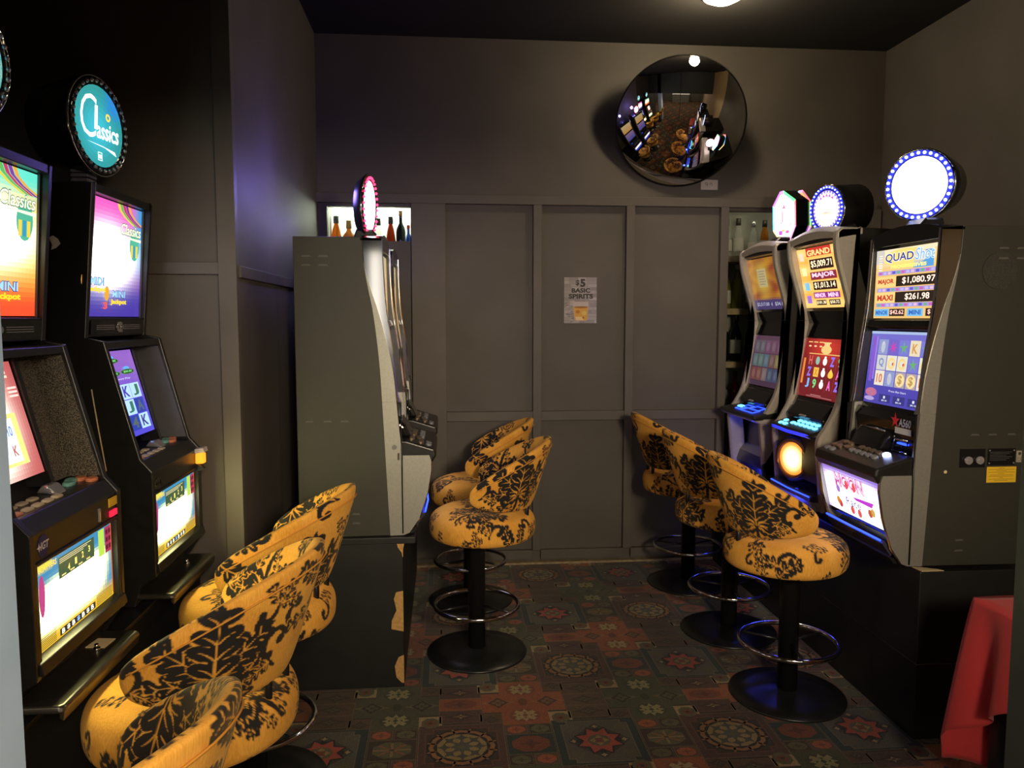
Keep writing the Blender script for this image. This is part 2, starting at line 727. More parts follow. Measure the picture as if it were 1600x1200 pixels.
def lerp(a, b, t):
    return tuple(x + (y - x) * t for x, y in zip(a, b))


def ss(a, b, x):
    t = max(0.0, min(1.0, (x - a) / (b - a)))
    return t * t * (3 - 2 * t)


# ================================================================== THE SETTING
BW = 4.92            # back wall plane
CZ = 3.33            # ceiling height
RZ0, RZ1 = -3.6, BW  # room depth


def struct(name, mb, m, parent=None):
    o = mb.build(name, m, parent)
    if parent is None:
        o['kind'] = 'structure'
    return o


# floor slab plus the woven pattern laid over it as a thin layer
floor = struct('floor', MB().box(-3.2, 3.3, -3.7, 5.35, -0.12, -0.0012), mat('underlay', (0.03, 0.022, 0.015), 0.9))


def carpet():
    CX, CY = 0.522, 0.636
    brown, dkb, red, dred = (0.085, 0.048, 0.028), (0.045, 0.028, 0.020), (0.26, 0.075, 0.028), (0.17, 0.045, 0.024)
    green, olive, teal, beige = (0.062, 0.066, 0.030), (0.10, 0.092, 0.045), (0.020, 0.034, 0.032), (0.33, 0.235, 0.115)
    grey, gold, plum, black = (0.085, 0.078, 0.062), (0.26, 0.18, 0.07), (0.075, 0.036, 0.030), (0.012, 0.010, 0.012)
    brightred = (0.36, 0.065, 0.040)
    brown, dkb, red, dred, green, olive, teal, beige, grey, gold, plum, black, brightred = [tuple(.85 * c for c in q) for q in (brown, dkb, red, dred, green, olive, teal, beige, grey, gold, plum, black, brightred)]
    p = Print(1, 1, 0.00025)

    def oct_(cx, cy, rx, ry, c):
        p.disc(cx, cy, rx * 1.05, ry * 1.05, c, 8, PI / 8)

    def small(cx, cy, w, h, bg, fg, kind):
        p.z = 0.0010
        p.rect(cx - w, cy - h, cx + w, cy + h, bg)
        p.z = 0.00125
        p.frame(cx - w, cy - h, cx + w, cy + h, 0.003, lerp(bg, beige, 0.25))
        p.z = 0.0015
        if kind == 'oct':
            oct_(cx, cy, w * .8, h * .8, fg)
            p.z += .00025
            p.star(cx, cy, w * .2, w * .5, 4, lerp(fg, black, .45), 0, h / w)
        elif kind == 'dia':
            p.star(cx, cy, w * .45, w * .8, 4, lerp(bg, black, .4), 0, h / w)
            p.z += .00025
            p.star(cx, cy, w * .12, w * .38, 4, fg, 0, h / w)
            p.z += .00025
            p.disc(cx, cy, w * .10, h * .10, black, 6)
        elif kind == 'beige':
            oct_(cx, cy, w * .78, h * .78, olive)
            p.z += .00025
            p.star(cx, cy, w * .32, w * .55, 6, dred, 0, h / w)
            p.z += .00025
            p.disc(cx, cy, w * .18, h * .18, dkb, 8)

    def stepped(cx, cy, w, h, st, col):
        p.poly([(cx - w + st, cy - h), (cx + w - st, cy - h), (cx + w - st, cy - h + st), (cx + w, cy - h + st), (cx + w, cy + h - st),
                (cx + w - st, cy + h - st), (cx + w - st, cy + h), (cx - w + st, cy + h), (cx - w + st, cy + h - st), (cx - w, cy + h - st),
                (cx - w, cy - h + st), (cx - w + st, cy - h + st)], col)

    def medA(cx, cy):
        p.z = 0.0014
        p.rect(cx - .166, cy - .158, cx + .166, cy + .158, plum)
        p.z += .00025
        p.frame(cx - .166, cy - .158, cx + .166, cy + .158, .003, lerp(plum, beige, .35))
        p.z += .00025
        stepped(cx, cy, .140, .132, .030, lerp(plum, red, .25))
        p.z += .00025
        stepped(cx, cy, .134, .126, .030, dkb)
        p.z += .00025
        p.disc(cx, cy, .138, .130, black, 12, PI / 12)
        p.z += .00025
        p.ring(cx, cy, .108, .126, lerp(red, gold, .45), 12, .94)
        for k in range(12):
            a = 2 * PI * k / 12 + PI / 12
            p.line(cx + .10 * math.cos(a), cy + .094 * math.sin(a), cx + .135 * math.cos(a), cy + .127 * math.sin(a), .008, lerp(red, gold, .45))
        p.z += .00025
        p.disc(cx, cy, .096, .09, gold, 12, PI / 12)
        p.z += .00025
        for k in range(8):
            a = 2 * PI * k / 8
            p.star(cx + .066 * math.cos(a), cy + .062 * math.sin(a), .012, .029, 4, (0.050, .052, .045), a)
        p.z += .00025
        p.star(cx, cy, .028, .050, 8, (0.060, .062, .056))
        p.z += .00025
        p.star(cx, cy, .010, .024, 4, olive)

    def medS(cx, cy):
        p.z = 0.0014
        p.rect(cx - .166, cy - .158, cx + .166, cy + .158, teal)
        p.z += .00025
        p.frame(cx - .166, cy - .158, cx + .166, cy + .158, .003, lerp(teal, beige, .35))
        p.z += .00025
        stepped(cx, cy, .134, .145, .024, lerp(grey, beige, .2))
        p.z += .00025
        stepped(cx, cy, .129, .140, .024, grey)
        p.z += .00025
        p.star(cx, cy, .088, .122, 4, lerp(grey, black, .55))
        for k in range(4):
            a = PI / 4 + k * PI / 2
            p.disc(cx + .135 * math.cos(a), cy + .13 * math.sin(a), .028, .024, lerp(grey, olive, .7), 8)
        p.z += .00025
        p.star(cx, cy, .070, .100, 8, black, PI / 8)
        p.z += .00025
        p.star(cx, cy, .058, .090, 8, brightred, PI / 8)
        p.z += .00025
        for k in range(4):
            a = k * PI / 2
            p.star(cx + .098 * math.cos(a), cy + .098 * math.sin(a), .007, .014, 4, beige)
            p.disc(cx + .074 * math.cos(a), cy + .074 * math.sin(a), .016, .016, black, 6)
        p.disc(cx, cy, .046, .042, olive, 8)
        p.z += .00025
        p.star(cx, cy, .024, .038, 4, gold)
        p.z += .00025
        p.star(cx, cy, .014, .026, 4, dred, PI / 4)

    def cross(cx, cy, main, r):
        hi = lerp(main, gold, .35)
        p.z = 0.0009
        p.rect(cx - .095, cy - .178, cx + .095, cy + .178, main)
        p.rect(cx - .172, cy - .078, cx - .095, cy + .078, main)
        p.rect(cx + .095, cy - .078, cx + .172, cy + .078, main)
        p.z = .0012
        for sx in (-1, 1):
            p.star(cx + sx * .103, cy, .04, .075, 4, hi, 0, .6)
        for sy in (-1, 1):
            p.disc(cx, cy + sy * .108, .066, .05, lerp(main, black, .3), 12)
        p.disc(cx, cy, .02, .03, lerp(main, black, .5), 8)
        p.z = .00145
        for sx in (-1, 1):
            p.star(cx + sx * .103, cy, .03, .045, 4, lerp(main, black, .7), 0, 1)
        for sy in (-1, 1):
            for k in range(4):
                a = PI / 4 + k * PI / 2
                c, s_ = math.cos(a), math.sin(a)
                p.line(cx + .010 * c, cy + sy * .108 + .008 * s_, cx + .055 * c, cy + sy * .108 + .044 * s_, .022, (0.28, .21, .10) if r else (0.22, .20, .09))
        p.z = .0017
        for sx in (-1, 1):
            for k in range(4):
                a = k * PI / 2
                p.disc(cx + sx * .103 + .016 * math.cos(a), cy + .016 * math.sin(a), .012, .012, lerp(main, olive, .6), 6)
        for sy in (-1, 1):
            for k in range(4):
                a = k * PI / 2
                p.star(cx + .036 * math.cos(a), cy + sy * .108 + .032 * math.sin(a), .008, .019, 3, (0.28, .21, .10) if r else (0.22, .20, .09), a)

    for i in range(-6, 7):
        for j in range(-10, 5):
            cx, cy = 0.055 + CX * i, 2.762 + CY * j
            even = (i + j) % 2 == 0
            p.z = 0.0
            p.rect(cx - CX / 2, cy - CY / 2, cx + CX / 2, cy + CY / 2, dkb)
            # corner squares round the medallion
            for sx in (-1, 1):
                for sy in (-1, 1):
                    if sx * sy < 0:
                        small(cx + sx * .121, cy + sy * .178, .046, .050, beige, olive, 'beige')
                    else:
                        small(cx + sx * .121, cy + sy * .185, .046, .045, brown, grey, 'dia')
            # column of squares to the right of it
            x2 = cx + CX / 2
            small(x2, cy, .092, .068, teal if even else dkb, dred if even else olive, 'oct')
            if not even:
                p.z += .00025
                for k in range(8):
                    a = k * PI / 4
                    p.line(x2 + .01 * math.cos(a), cy + .007 * math.sin(a), x2 + .07 * math.cos(a), cy + .045 * math.sin(a), .010, (0.20, .085, .035) if k % 2 else (0.20, .13, .06))
            for sy in (-1, 1):
                s2 = 1 if sy > 0 else -1
                small(x2 - .047 * s2, cy + sy * .104, .045, .034, brown, (0.26, .07, .03), 'oct')
                small(x2 + .047 * s2, cy + sy * .104, .045, .034, dkb, olive, 'oct')
            cross(x2, cy + CY / 2, red if even else green, even)
            # stack of three between medallions
            for k in (-1, 0, 1):
                if even:
                    small(cx, cy + CY / 2 + k * .098, .088, .048, red if k == 0 else plum, (0.24, .15, .08), 'dia' if k else 'oct') if k else small(cx, cy + CY / 2, .088, .048, red, dred, 'oct')
                else:
                    small(cx, cy + CY / 2 + k * .098, .088, .048, brown, olive, 'dia')
            (medA if even else medS)(cx, cy)
    # clip what lies outside the floor
    keep = [k for k, f in enumerate(p.f) if all(-3.2 < p.v[i][0] < 3.3 and -3.7 < p.v[i][1] < 5.3 for i in f)]
    p.f, p.c = [p.f[k] for k in keep], [p.c[k] for k in keep]
    o = p.build('carpet_pattern', M_CARPET, Matrix.Translation((0, 0, -0.0008)) @ Matrix.Scale(.15, 4, (0, 0, 1)), floor)
    return o


carpet()

ceiling = struct('ceiling', MB().box(-3.2, 3.3, -3.7, 5.35, CZ, CZ + .1), M_CEIL)

# back wall with its two serving hatches
NL = (-0.72, -0.205, 2.085, 2.295)     # left hatch x0 x1 z0 z1
NR = (1.835, 2.80, 0.62, 2.30)        # right hatch
xs = [-0.79, NL[0], NL[1], NR[0], NR[1], 2.9]
zs = [0, NR[2], NL[2], 2.2975, CZ]
mb = MB()
for i in range(5):
    for j in range(4):
        if i == 1 and j == 2:
            continue
        if i == 3 and j in (1, 2):
            continue
        mb.box(xs[i], xs[i + 1], BW, BW + .06, zs[j], zs[j + 1])
wall_back = struct('wall_back', mb, M_WALL)


def batten(x0, x1, z0, z1, name='stile', d=.042, parent=wall_back):
    return MB().box(x0, x1, BW - d, BW + .001, z0, z1).build(name, M_FRAME, parent, bevel=.002)


batten(-0.20, 0.012, 0.06, 2.315)
for x in (0.592, 1.190):
    batten(x - .027, x + .027, 0.09, 2.315)
batten(1.782, 1.835, 0.09, 2.315)
batten(-0.79, 2.83, 2.315, 2.372, 'rail')
for a, b in ((0.012, .565), (.619, 1.163), (1.217, 1.782)):
    batten(a, b, .945, 1.005, 'rail', .038)
    batten(a, b, 0.03, .09, 'rail', .038)
batten(2.80, 2.86, 0.09, 2.315)
struct('baseboard_back', MB().box(-0.2, 2.87, BW - .050, BW - .001, 0.0, .012), mat('worn_edge_strip', (0.34, .26, .15), .7, noise=.3, nscale=30))

# hatch interiors (they run a little above and below the openings)
for n, (x0, x1, z0, z1), m, dep in (('wall_left_hatch', (NL[0], NL[1], 1.98, NL[3] + .06), M_NICHE, .34),
                                    ('wall_right_hatch', (NR[0], NR[1], NR[2], NR[3] + .06), mat('dim_hatch_lining', (.36, .36, .30), .7, noise=.1, nscale=8), .30)):
    y0, y1, t = BW + .06, BW + .06 + dep, .02
    mb = MB().box(x0 - t, x1 + t, y1, y1 + t, z0 - t, z1 + t)
    mb.box(x0 - t, x0, y0, y1, z0 - t, z1 + t).box(x1, x1 + t, y0, y1, z0 - t, z1 + t)
    mb.box(x0, x1, y0, y1, z1, z1 + t).box(x0, x1, y0, y1, z0 - t, z0)
    struct(n, mb, m)

# left side: side wall, facing panel wall, wall behind the left machines
WLX = -0.775
FY = 2.985
wl = struct('wall_left', MB().box(WLX - .06, WLX, FY + .02, BW + .06, 0, CZ), M_WALL)
MB().box(WLX - .01, WLX + .012, FY + .02, BW, 1.755, 1.80).build('rail', M_FRAME, wl, bevel=.002)
wf = struct('wall_left_facing', MB().box(-1.66, WLX - .012, FY + .012, FY + .07, 0, CZ), M_WALL)
MB().box(WLX - .062, WLX + .004, FY - .016, FY + .03, 0, CZ).build('stile', M_FRAME, wf, bevel=.002)
MB().box(-1.6, WLX - .062, FY - .014, FY + .02, 1.765, 1.81).build('rail', M_FRAME, wf, bevel=.002)
struct('wall_far_left', MB().box(-1.66, -1.60, .2, FY + .07, 0, CZ), M_WALL)
struct('wall_right_near', MB().box(2.875, 3.2, -1.2, 2.6, 0, CZ), M_TAN)
struct('wall_right', MB().box(2.875, 3.2, 2.6, BW + .06, 0, CZ), M_WALL)

# posts either side of the opening the picture is taken through
struct('trim_1', MB().box(-0.80, -0.538, .75, .99, 0, CZ), M_JAMB_L)
struct('trim_2', MB().box(.799, .829, .93, .99, 0, CZ), M_JAMB_R)

struct('light_cut_header', MB().box(-3.1, 2.87, .93, .99, 2.075, CZ), M_JAMB_R)  # unseen header, added to keep lamp light off the upper back wall

# the larger room behind
struct('wall_rear', MB().box(-3.2, 3.3, -3.7, -3.6, 0, CZ), mat('rear_grey_paint', (.15, .155, .145), .7, noise=.05, nscale=4))
struct('wall_rear_left', MB().box(-3.2, -3.1, -3.6, .2, 0, CZ), M_WALL)
struct('wall_rear_left_return', MB().box(-3.2, -1.6, .2, .26, 0, CZ), M_WALL)
struct('wall_rear_right', MB().box(3.2, 3.3, -3.6, .66, 0, CZ), M_TAN)
for k, x in enumerate((-1.9, -.6, .7)):
    w = MB().box(x, x + 1.1, -3.6, -3.585, 1.2, 2.5).build('window_%d' % (k + 1), M_WINDOW)
    w['kind'] = 'structure'
    fr = MB()
    for a in (x - .03, x + .535, x + 1.08):
        fr.box(a, a + .05, -3.6, -3.56, 1.17, 2.53)
    for z in (1.17, 2.48):
        fr.box(x, x + 1.1, -3.6, -3.56, z, z + .05)
    build_loose(fr, 'window_frame', M_WHITE, w)


# ================================================================== STOOLS
def damask_tile(N=900):
    A = np.zeros((N, N), np.float32)

    def stamp(x, y, r, erase=False):
        R = int(r * N) + 3
        cx, cy = x * N, y * N
        ix, iy = int(cx), int(cy)
        gx = np.arange(ix - R, ix + R + 1)
        gy = np.arange(iy - R, iy + R + 1)
        d = np.sqrt((gx[None, :] - cx) ** 2 + (gy[:, None] - cy) ** 2)
        k = np.clip(r * N - d + .5, 0, 1)
        s = np.ix_(gy % N, gx % N)
        A[s] = np.minimum(A[s], 1 - k) if erase else np.maximum(A[s], k)

    def stroke(pts, ws, erase=False):
        pts = np.array(pts)
        seg = np.hypot(*np.diff(pts, axis=0).T)
        t = np.r_[0, np.cumsum(seg)]
        n = max(6, int(t[-1] * N / 2.5))
        q = np.linspace(0, t[-1], n)
        X, Y = np.interp(q, t, pts[:, 0]), np.interp(q, t, pts[:, 1])
        W = np.interp(q / t[-1], np.linspace(0, 1, len(ws)), ws)
        for x, y, w in zip(X, Y, W):
            if w > .0004:
                stamp(x, y, w, erase)

    def arc(x, y, a, L, curl, n=24):
        P = [(x, y)]
        for k in range(n):
            a2 = a + curl * (k + .5) / n
            x += L / n * math.cos(a2)
            y += L / n * math.sin(a2)
            P.append((x, y))
        return P

    def leaf(x, y, a, L, curl, lobes=4, halo=.010, fat=1.0):
        """acanthus leaf: broad lobes that curl back, split by pale veins"""
        sp = arc(x, y, a, L, curl)
        n = len(sp) - 1
        lob = []
        for k in range(lobes):
            t = .10 + .66 * k / max(1, lobes - 1)
            i = min(n - 1, int(t * n))
            ta = math.atan2(sp[i + 1][1] - sp[i][1], sp[i + 1][0] - sp[i][0])
            ll = L * (.40 - .20 * abs(t - .35) - .10 * t) * fat
            for sg in (-1, 1):
                lob.append((arc(sp[i][0], sp[i][1], ta + sg * .55, ll, sg * .85, 12), ll))
        w = L * .085 * fat
        if halo:  # pale outline keeps neighbours apart
            for q, ll in lob:
                stroke(q, [w * .5 + halo, w * .9 + halo, w * 1.1 + halo, w * .75 + halo, halo], True)
        for q, ll in lob:
            stroke(q, [w * .35, w * .75, w * 1.10, w * .95, w * .12])
            # notch lobe tip into two
        stroke(sp, [w * .4, w * .8, w * .9, w * .8, w * 1.0, w * .15])
        stroke(sp[0:int(n * .80)], [.0050, .0045, .0035, .0012], True)
        for q, ll in lob:
            stroke(q[1:9], [.0036, .0030, .0010], True)

    def scroll(x, y, a, L, curl, w=.014, bulb=1.6):
        P = [(x, y)]
        n = 60
        for k in range(n):
            t = (k + .5) / n
            a2 = a + curl * t ** 1.6
            st = L / n * (1 - .6 * t)
            x += st * math.cos(a2)
            y += st * math.sin(a2)
            P.append((x, y))
        stroke(P, [w * .45, w * 1.0, w * 1.1, w * .9, w * .75])
        if bulb:
            stamp(P[-1][0], P[-1][1], w * bulb)
        return P

    U = PI / 2
    # --- bouquet: fan of acanthus leaves over a pair of scrolls
    cx, cy = .27, .30
    for a, L, c in ((1.75, .20, .9), (-1.75, .20, -.9), (1.15, .26, .7), (-1.15, .26, -.7), (.55, .32, .45), (-.55, .32, -.45), (0, .37, .12)):
        leaf(cx - math.sin(a) * .02, cy + math.cos(a) * .02, U + a, L, c, 4, .008)
    for sg in (-1, 1):
        P = scroll(cx + sg * .012, cy - .015, -U + sg * .75, .36, sg * 5.0, .017)
        leaf(P[14][0], P[14][1], -U + sg * -.1, .13, sg * -.6, 3, .006)
    stroke(arc(cx, cy, -U, .17, .3), [.012, .016, .008])
    # --- long trailing branch that fills the half-drop position
    P = scroll(.76, .66, U + .65, .74, -5.2, .017)
    leaf(P[9][0], P[9][1], U - .55, .26, -.8, 4, .008)
    leaf(P[20][0], P[20][1], U + 1.1, .20, .7, 4, .008)
    leaf(P[3][0], P[3][1], PI + .35, .20, -.6, 4, .008)
    Q = scroll(.76, .66, -U + .1, .62, 4.9, .017)
    leaf(Q[8][0], Q[8][1], -U - .75, .26, -.7, 4, .008)
    leaf(Q[16][0], Q[16][1], -U + .9, .17, .8, 3, .008)
    leaf(.77, .67, .15, .20, .6, 4, .008)
    # --- small curls and sprigs in the remaining ground
    for x, y, r, s in ((.03, .62, 2.2, 1), (.50, .98, .5, 1), (.56, .14, 1.2, .9), (.97, .04, 1.9, .9)):
        for k in range(3):
            leaf(x, y, r + (k - 1) * .95, .115 * s, .3 * (k - 1), 3, .004, 1.15)
        scroll(x, y, r + PI - .5, .22 * s, 4.2, .012)
    for x, y, a, L, c in ((.98, .30, .6, .50, 5.2), (.62, .30, 2.6, .40, -5.0), (.60, .80, 3.3, .34, 4.8), (.12, .86, .2, .36, -4.8)):
        P = scroll(x, y, a, L, c, .015)
        leaf(P[6][0], P[6][1], a - math.copysign(.9, c), .13, -c * .12, 3, .006, 1.1)
    return A

DAM = damask_tile()
TILE = 0.52


def dam_sample(u, v):
    N = DAM.shape[0]
    x = (u / TILE % 1.0) * N - .5
    y = (v / TILE % 1.0) * N - .5
    x0, y0 = np.floor(x).astype(int), np.floor(y).astype(int)
    fx, fy = x - x0, y - y0
    g = lambda a, b: DAM[b % N, a % N]
    return g(x0, y0) * (1 - fx) * (1 - fy) + g(x0 + 1, y0) * fx * (1 - fy) + g(x0, y0 + 1) * (1 - fx) * fy + g(x0 + 1, y0 + 1) * fx * fy


def grid_mesh(name, P, vals, wrap_i=False, wrap_j=False):
    """P [ni,nj,3] -> smooth quad mesh with a float attribute"""
    ni, nj = P.shape[:2]
    I, J = np.meshgrid(np.arange(ni if wrap_i else ni - 1), np.arange(nj if wrap_j else nj - 1), indexing='ij')
    a = I * nj + J
    b = ((I + 1) % ni) * nj + J
    c = ((I + 1) % ni) * nj + (J + 1) % nj
    d = I * nj + (J + 1) % nj
    Q = np.stack([a, b, c, d], -1).reshape(-1, 4).astype(np.int32)
    me = bpy.data.meshes.new(name)
    me.vertices.add(ni * nj)
    me.vertices.foreach_set('co', P.reshape(-1).astype(np.float32))
    me.loops.add(Q.size)
    me.loops.foreach_set('vertex_index', Q.ravel())
    me.polygons.add(len(Q))
    me.polygons.foreach_set('loop_start', np.arange(0, Q.size, 4, dtype=np.int32))
    me.polygons.foreach_set('loop_total', np.full(len(Q), 4, np.int32))
    me.polygons.foreach_set('use_smooth', np.ones(len(Q), bool))
    me.update(calc_edges=True)
    me.validate()
    if vals is not None:
        at = me.attributes.new('damask', 'FLOAT', 'POINT')
        at.data.foreach_set('value', vals.reshape(-1).astype(np.float32))
    me.materials.append(M_FAB)
    return me


def seat_mesh(var):
    # lathe-like cushion: profile (radius factor, z) from top centre to underside
    prof = smooth_prof([(0.0, .700), (.08, .702), (.16, .702), (.212, .698), (.238, .686), (.250, .658), (.251, .622), (.246, .594), (.230, .577), (.19, .571), (.10, .570), (.02, .570)], 14)
    prof = np.array(prof)
    keep = np.r_[True, np.hypot(*np.diff(prof, axis=0).T) > .0005]
    prof = prof[keep]
    s = np.r_[0, np.cumsum(np.hypot(*np.diff(prof, axis=0).T))]
    # resample at even spacing
    n = 105
    q = np.linspace(0, s[-1], n)
    r, z = np.interp(q, s, prof[:, 0]), np.interp(q, s, prof[:, 1])
    r[0] = .0005
    nt = 380
    th = np.arange(nt) * 2 * PI / nt
    T, R = np.meshgrid(th, r, indexing='ij')
    Z = np.tile(z, (nt, 1))
    X = R * np.cos(T) - .028
    Y = R * np.sin(T)
    # waterfall front and dished back
    top = np.clip((Z - .57) / .13, 0, 1)
    Z = Z + top * (-.018 * np.clip(X / .25, 0, 1) ** 2 - .014 * np.clip(-X / .27, 0, 1) ** 2 + .004)
    Z = Z + top * (.006 * np.exp(-((R - .16) / .06) ** 2))
    off = (.05 + .17 * var, .11 + .23 * var)
    Q = np.tile(q, (nt, 1))
    rot = .3 + 1.27 * var
    u = off[0] + Q * np.cos(T + rot)
    v = off[1] + Q * np.sin(T + rot)
    P = np.stack([X, Y, Z], -1)
    return grid_mesh('seat', P, dam_sample(u, v), wrap_i=True)


def back_mesh(var):
    nth, ns = 250, 190
    tm = math.radians(92)
    th = np.linspace(-tm, tm, nth)
    a = np.abs(th) / tm
    zb = .735 - .012 * np.cos(th) + .03 * a ** 3
    zt = .865 + .180 * np.clip(np.cos(th * 90 / 92), 0, 1) ** 1.1
    end = np.sqrt(np.clip(1 - a ** 16, 0, 1))
    mid = (zt * .45 + zb * .55)
    h = np.maximum((zt - zb) / 2 * (.25 + .75 * end), .004)
    zc = (zt + zb) / 2 * end + mid * (1 - end)
    t = .024 * np.clip(end, .25, 1)
    # even spacing round the section
    s = np.linspace(0, 2 * PI, 1200, endpoint=False)
    cx = np.sign(np.cos(s)) * np.abs(np.cos(s)) ** .55
    cz = np.sign(np.sin(s)) * np.abs(np.sin(s)) ** .80
    l = np.hypot(np.diff(np.r_[cx, cx[0]]) * .024, np.diff(np.r_[cz, cz[0]]) * .15)
    L = np.r_[0, np.cumsum(l)]
    q = np.linspace(0, L[-1], ns, endpoint=False)
    si = np.interp(q, L, np.r_[s, 2 * PI])
    cx = np.sign(np.cos(si)) * np.abs(np.cos(si)) ** .55
    cz = np.sign(np.sin(si)) * np.abs(np.sin(si)) ** .80
    TH = th[:, None]
    Z = zc[:, None] + h[:, None] * cz[None, :]
    rb = .242 + (Z - .735) * .27 - .010 * np.abs(np.sin(TH)) + .012 * ((Z - .735) / .3) ** 2
    Rr = rb + t[:, None] * cx[None, :]
    X = -Rr * np.cos(TH) * 1.02
    Y = Rr * np.sin(TH)
    P = np.stack([X, Y, Z], -1)
    arcw = TH * .27 + 0 * Z
    outer = np.cos(si)[None, :] > 0
    off = ((.45 if var < 5 else .34) + [.02, -.03, .05, .0, .06, .0, .03, -.04][var], -.63 + [.06, .0, .05, -.02, .03, .01, -.02, .04][var])
    # pattern continues over the rim: run along the section
    u = off[0] + arcw
    vv = np.where(outer, Z, 2 * 1.06 - Z + .06)
    v = off[1] + vv
    val = dam_sample(u, v)
    return grid_mesh('backrest', P, val, wrap_j=True)


def seam_mesh():
    """stitched seam running a little below the rim on the outside of the backrest"""
    tm = math.radians(92)
    pts = []
    for k in range(61):
        th = (-.93 + 1.86 * k / 60) * tm
        Z = .865 + .180 * max(0, math.cos(th * 90 / 92)) ** 1.1 - .034
        r = .242 + (Z - .735) * .27 - .010 * abs(math.sin(th)) + .012 * ((Z - .735) / .3) ** 2 + .0235
        pts.append((-r * math.cos(th) * 1.02, r * math.sin(th), Z))
    return MB().tube(pts, .0022, 6).mesh('seam')


_seam = seam_mesh()
_seam.materials.append(mat('gold_piping', (.62, .27, .035), .8))
_sm = [seat_mesh(i) for i in range(8)]
_bm = [back_mesh(i) for i in range(8)]
_base = MB().lathe([(.002, 0.001), (.238, 0.001), (.240, .006), (.236, .011), (.16, .017), (.06, .026), (.036, .032)], 64).mesh('floor_base')
_pole = MB().lathe([(.041, .022), (.041, .555), (.047, .558), (.047, .572)], 32)
_pole = _pole.mesh('pole')
_ringmb = MB().tube([(.2 * math.cos(2 * PI * k / 64), .2 * math.sin(2 * PI * k / 64), .235) for k in range(64)], .0105, 12, closed=True)
_ring = _ringmb.mesh('foot_ring')
_sp = MB()
for k in range(3):
    a = 2 * PI * k / 3 + .5
    _sp.tube([(.03 * math.cos(a), .03 * math.sin(a), .235), (.2 * math.cos(a), .2 * math.sin(a), .235)], .006, 8)
_spoke = _sp.mesh('spoke')
_plate = MB()
_plate.rbox(-.14, .12, -.10, .10, .560, .572, .01)
_plate = _plate.mesh('seat_plate')
_br = MB()
for sy in (-.06, .06):
    _br.tube([(-.10, sy, .567), (-.20, sy, .572), (-.236, sy, .62), (-.240, sy, .70), (-.240, sy, .78)], .010, 8)
_bracket = _br.mesh('back_bracket')
for me, m in ((_base, M_BASE), (_pole, M_POLE), (_ring, M_CHROME), (_spoke, M_POLE), (_plate, M_POLE), (_bracket, M_POLE)):
    me.materials.append(m)


def stool(x, y, rot, var, label):
    t = thing('bar_stool', label, 'stool', (x, y, 0), rot, 'gold and black damask bar stools')
    for n, me in (('floor_base', _base), ('pole', _pole), ('foot_ring', _ring), ('spoke', _spoke), ('seat_plate', _plate), ('back_bracket', _bracket),
                  ('seat', _sm[var]), ('backrest', _bm[var])):
        o = link(bpy.data.objects.new(n, me), t)
    link(bpy.data.objects.new('seam', _seam), o)
    return t


W_ = PI  # facing -X
stool(-.665, 1.160, W_ - .30, 0, 'gold damask stool nearest the camera, cut off by the bottom edge at left')
stool(-.658, 1.920, W_ - .14, 1, 'gold damask stool at the nearer left machine, middle one of its row')
stool(-.655, 2.585, W_ - .12, 2, 'gold damask stool at the far left machine, in front of the black plinth')
stool(.146, 3.585, W_ - .12, 3, 'gold damask stool in front of the centre machine, nearer of the two there')
stool(.140, 4.275, W_ - .10, 4, 'gold damask stool beside the panelled wall, behind another stool at the centre machines')
stool(1.447, 3.045, -.10, 5, 'gold damask stool at the machine with the yellow side sticker, front of the right row')
stool(1.447, 3.725, -.06, 6, 'gold damask stool at the right, middle of the row of three')
stool(1.462, 4.44, -.02, 7, 'gold damask stool farthest back in the right row, against the panelled wall')

# ================================================================== PLINTHS
pl = thing('plinth', 'long black plinth under the right row of machines', 'plinth', (1.765, 2.655, 0))
MB().box(0, .86, 0, 2.21, .298, .656).build('upper_panel', M_PLINTH, pl, bevel=.003)
MB().box(.004, .86, .004, 2.21, 0, .294).build('lower_panel', M_PLINTH, pl, bevel=.003)
MB().box(.006, .86, .006, 2.21, .294, .298).build('seam_strip', mat('seam_grey', (.30, .28, .22), .5), pl)
pm = thing('plinth', 'chipped black plinth under the grey machines in the centre', 'plinth', (-.77, 3.255, 0))
MB().box(0, .585, 0, 1.61, 0, .640).build('carcass', M_PLINTH, pm, bevel=.003)
MB().box(0, .640, -.010, 1.61, .640, .668).build('top_board', M_PLINTH, pm, bevel=.003)


def chip(pts, parent):
    mb = MB()
    mb.loft([[(x, -.0015, z) for x, z in pts], [(x, .004, z) for x, z in pts]])
    return mb.build('chipped_patch', M_WOOD, parent)


chip([(.585, .430), (.555, .425), (.545, .395), (.556, .345), (.535, .30), (.533, .262), (.585, .250)], pm)
chip([(.585, .145), (.562, .135), (.545, .095), (.552, .045), (.575, .02), (.585, .018)], pm)
chip([(.592, .641), (.560, .641), (.565, .622), (.580, .600), (.584, .580), (.586, .580), (.5865, .610)], pm)
p3 = thing('plinth', 'black plinth under the two left machines', 'plinth', (-1.58, 1.55, 0))
MB().box(0, .64, 0, 1.42, 0, .69).build('carcass', M_PLINTH, p3, bevel=.003)
MB().box(0, .655, -.005, 1.42, .69, .7045).build('top_board', M_PLINTH, p3, bevel=.003)


# ================================================================== MACHINE PARTS
def place_objs(name, me_mat, locs, parent):
    me, m = me_mat
    if not me.materials:
        me.materials.append(m)
    for l in locs:
        o = bpy.data.objects.new(name, me)
        link(o, parent)
        if isinstance(l, Matrix):
            o.matrix_local = l
        else:
            o.location = l


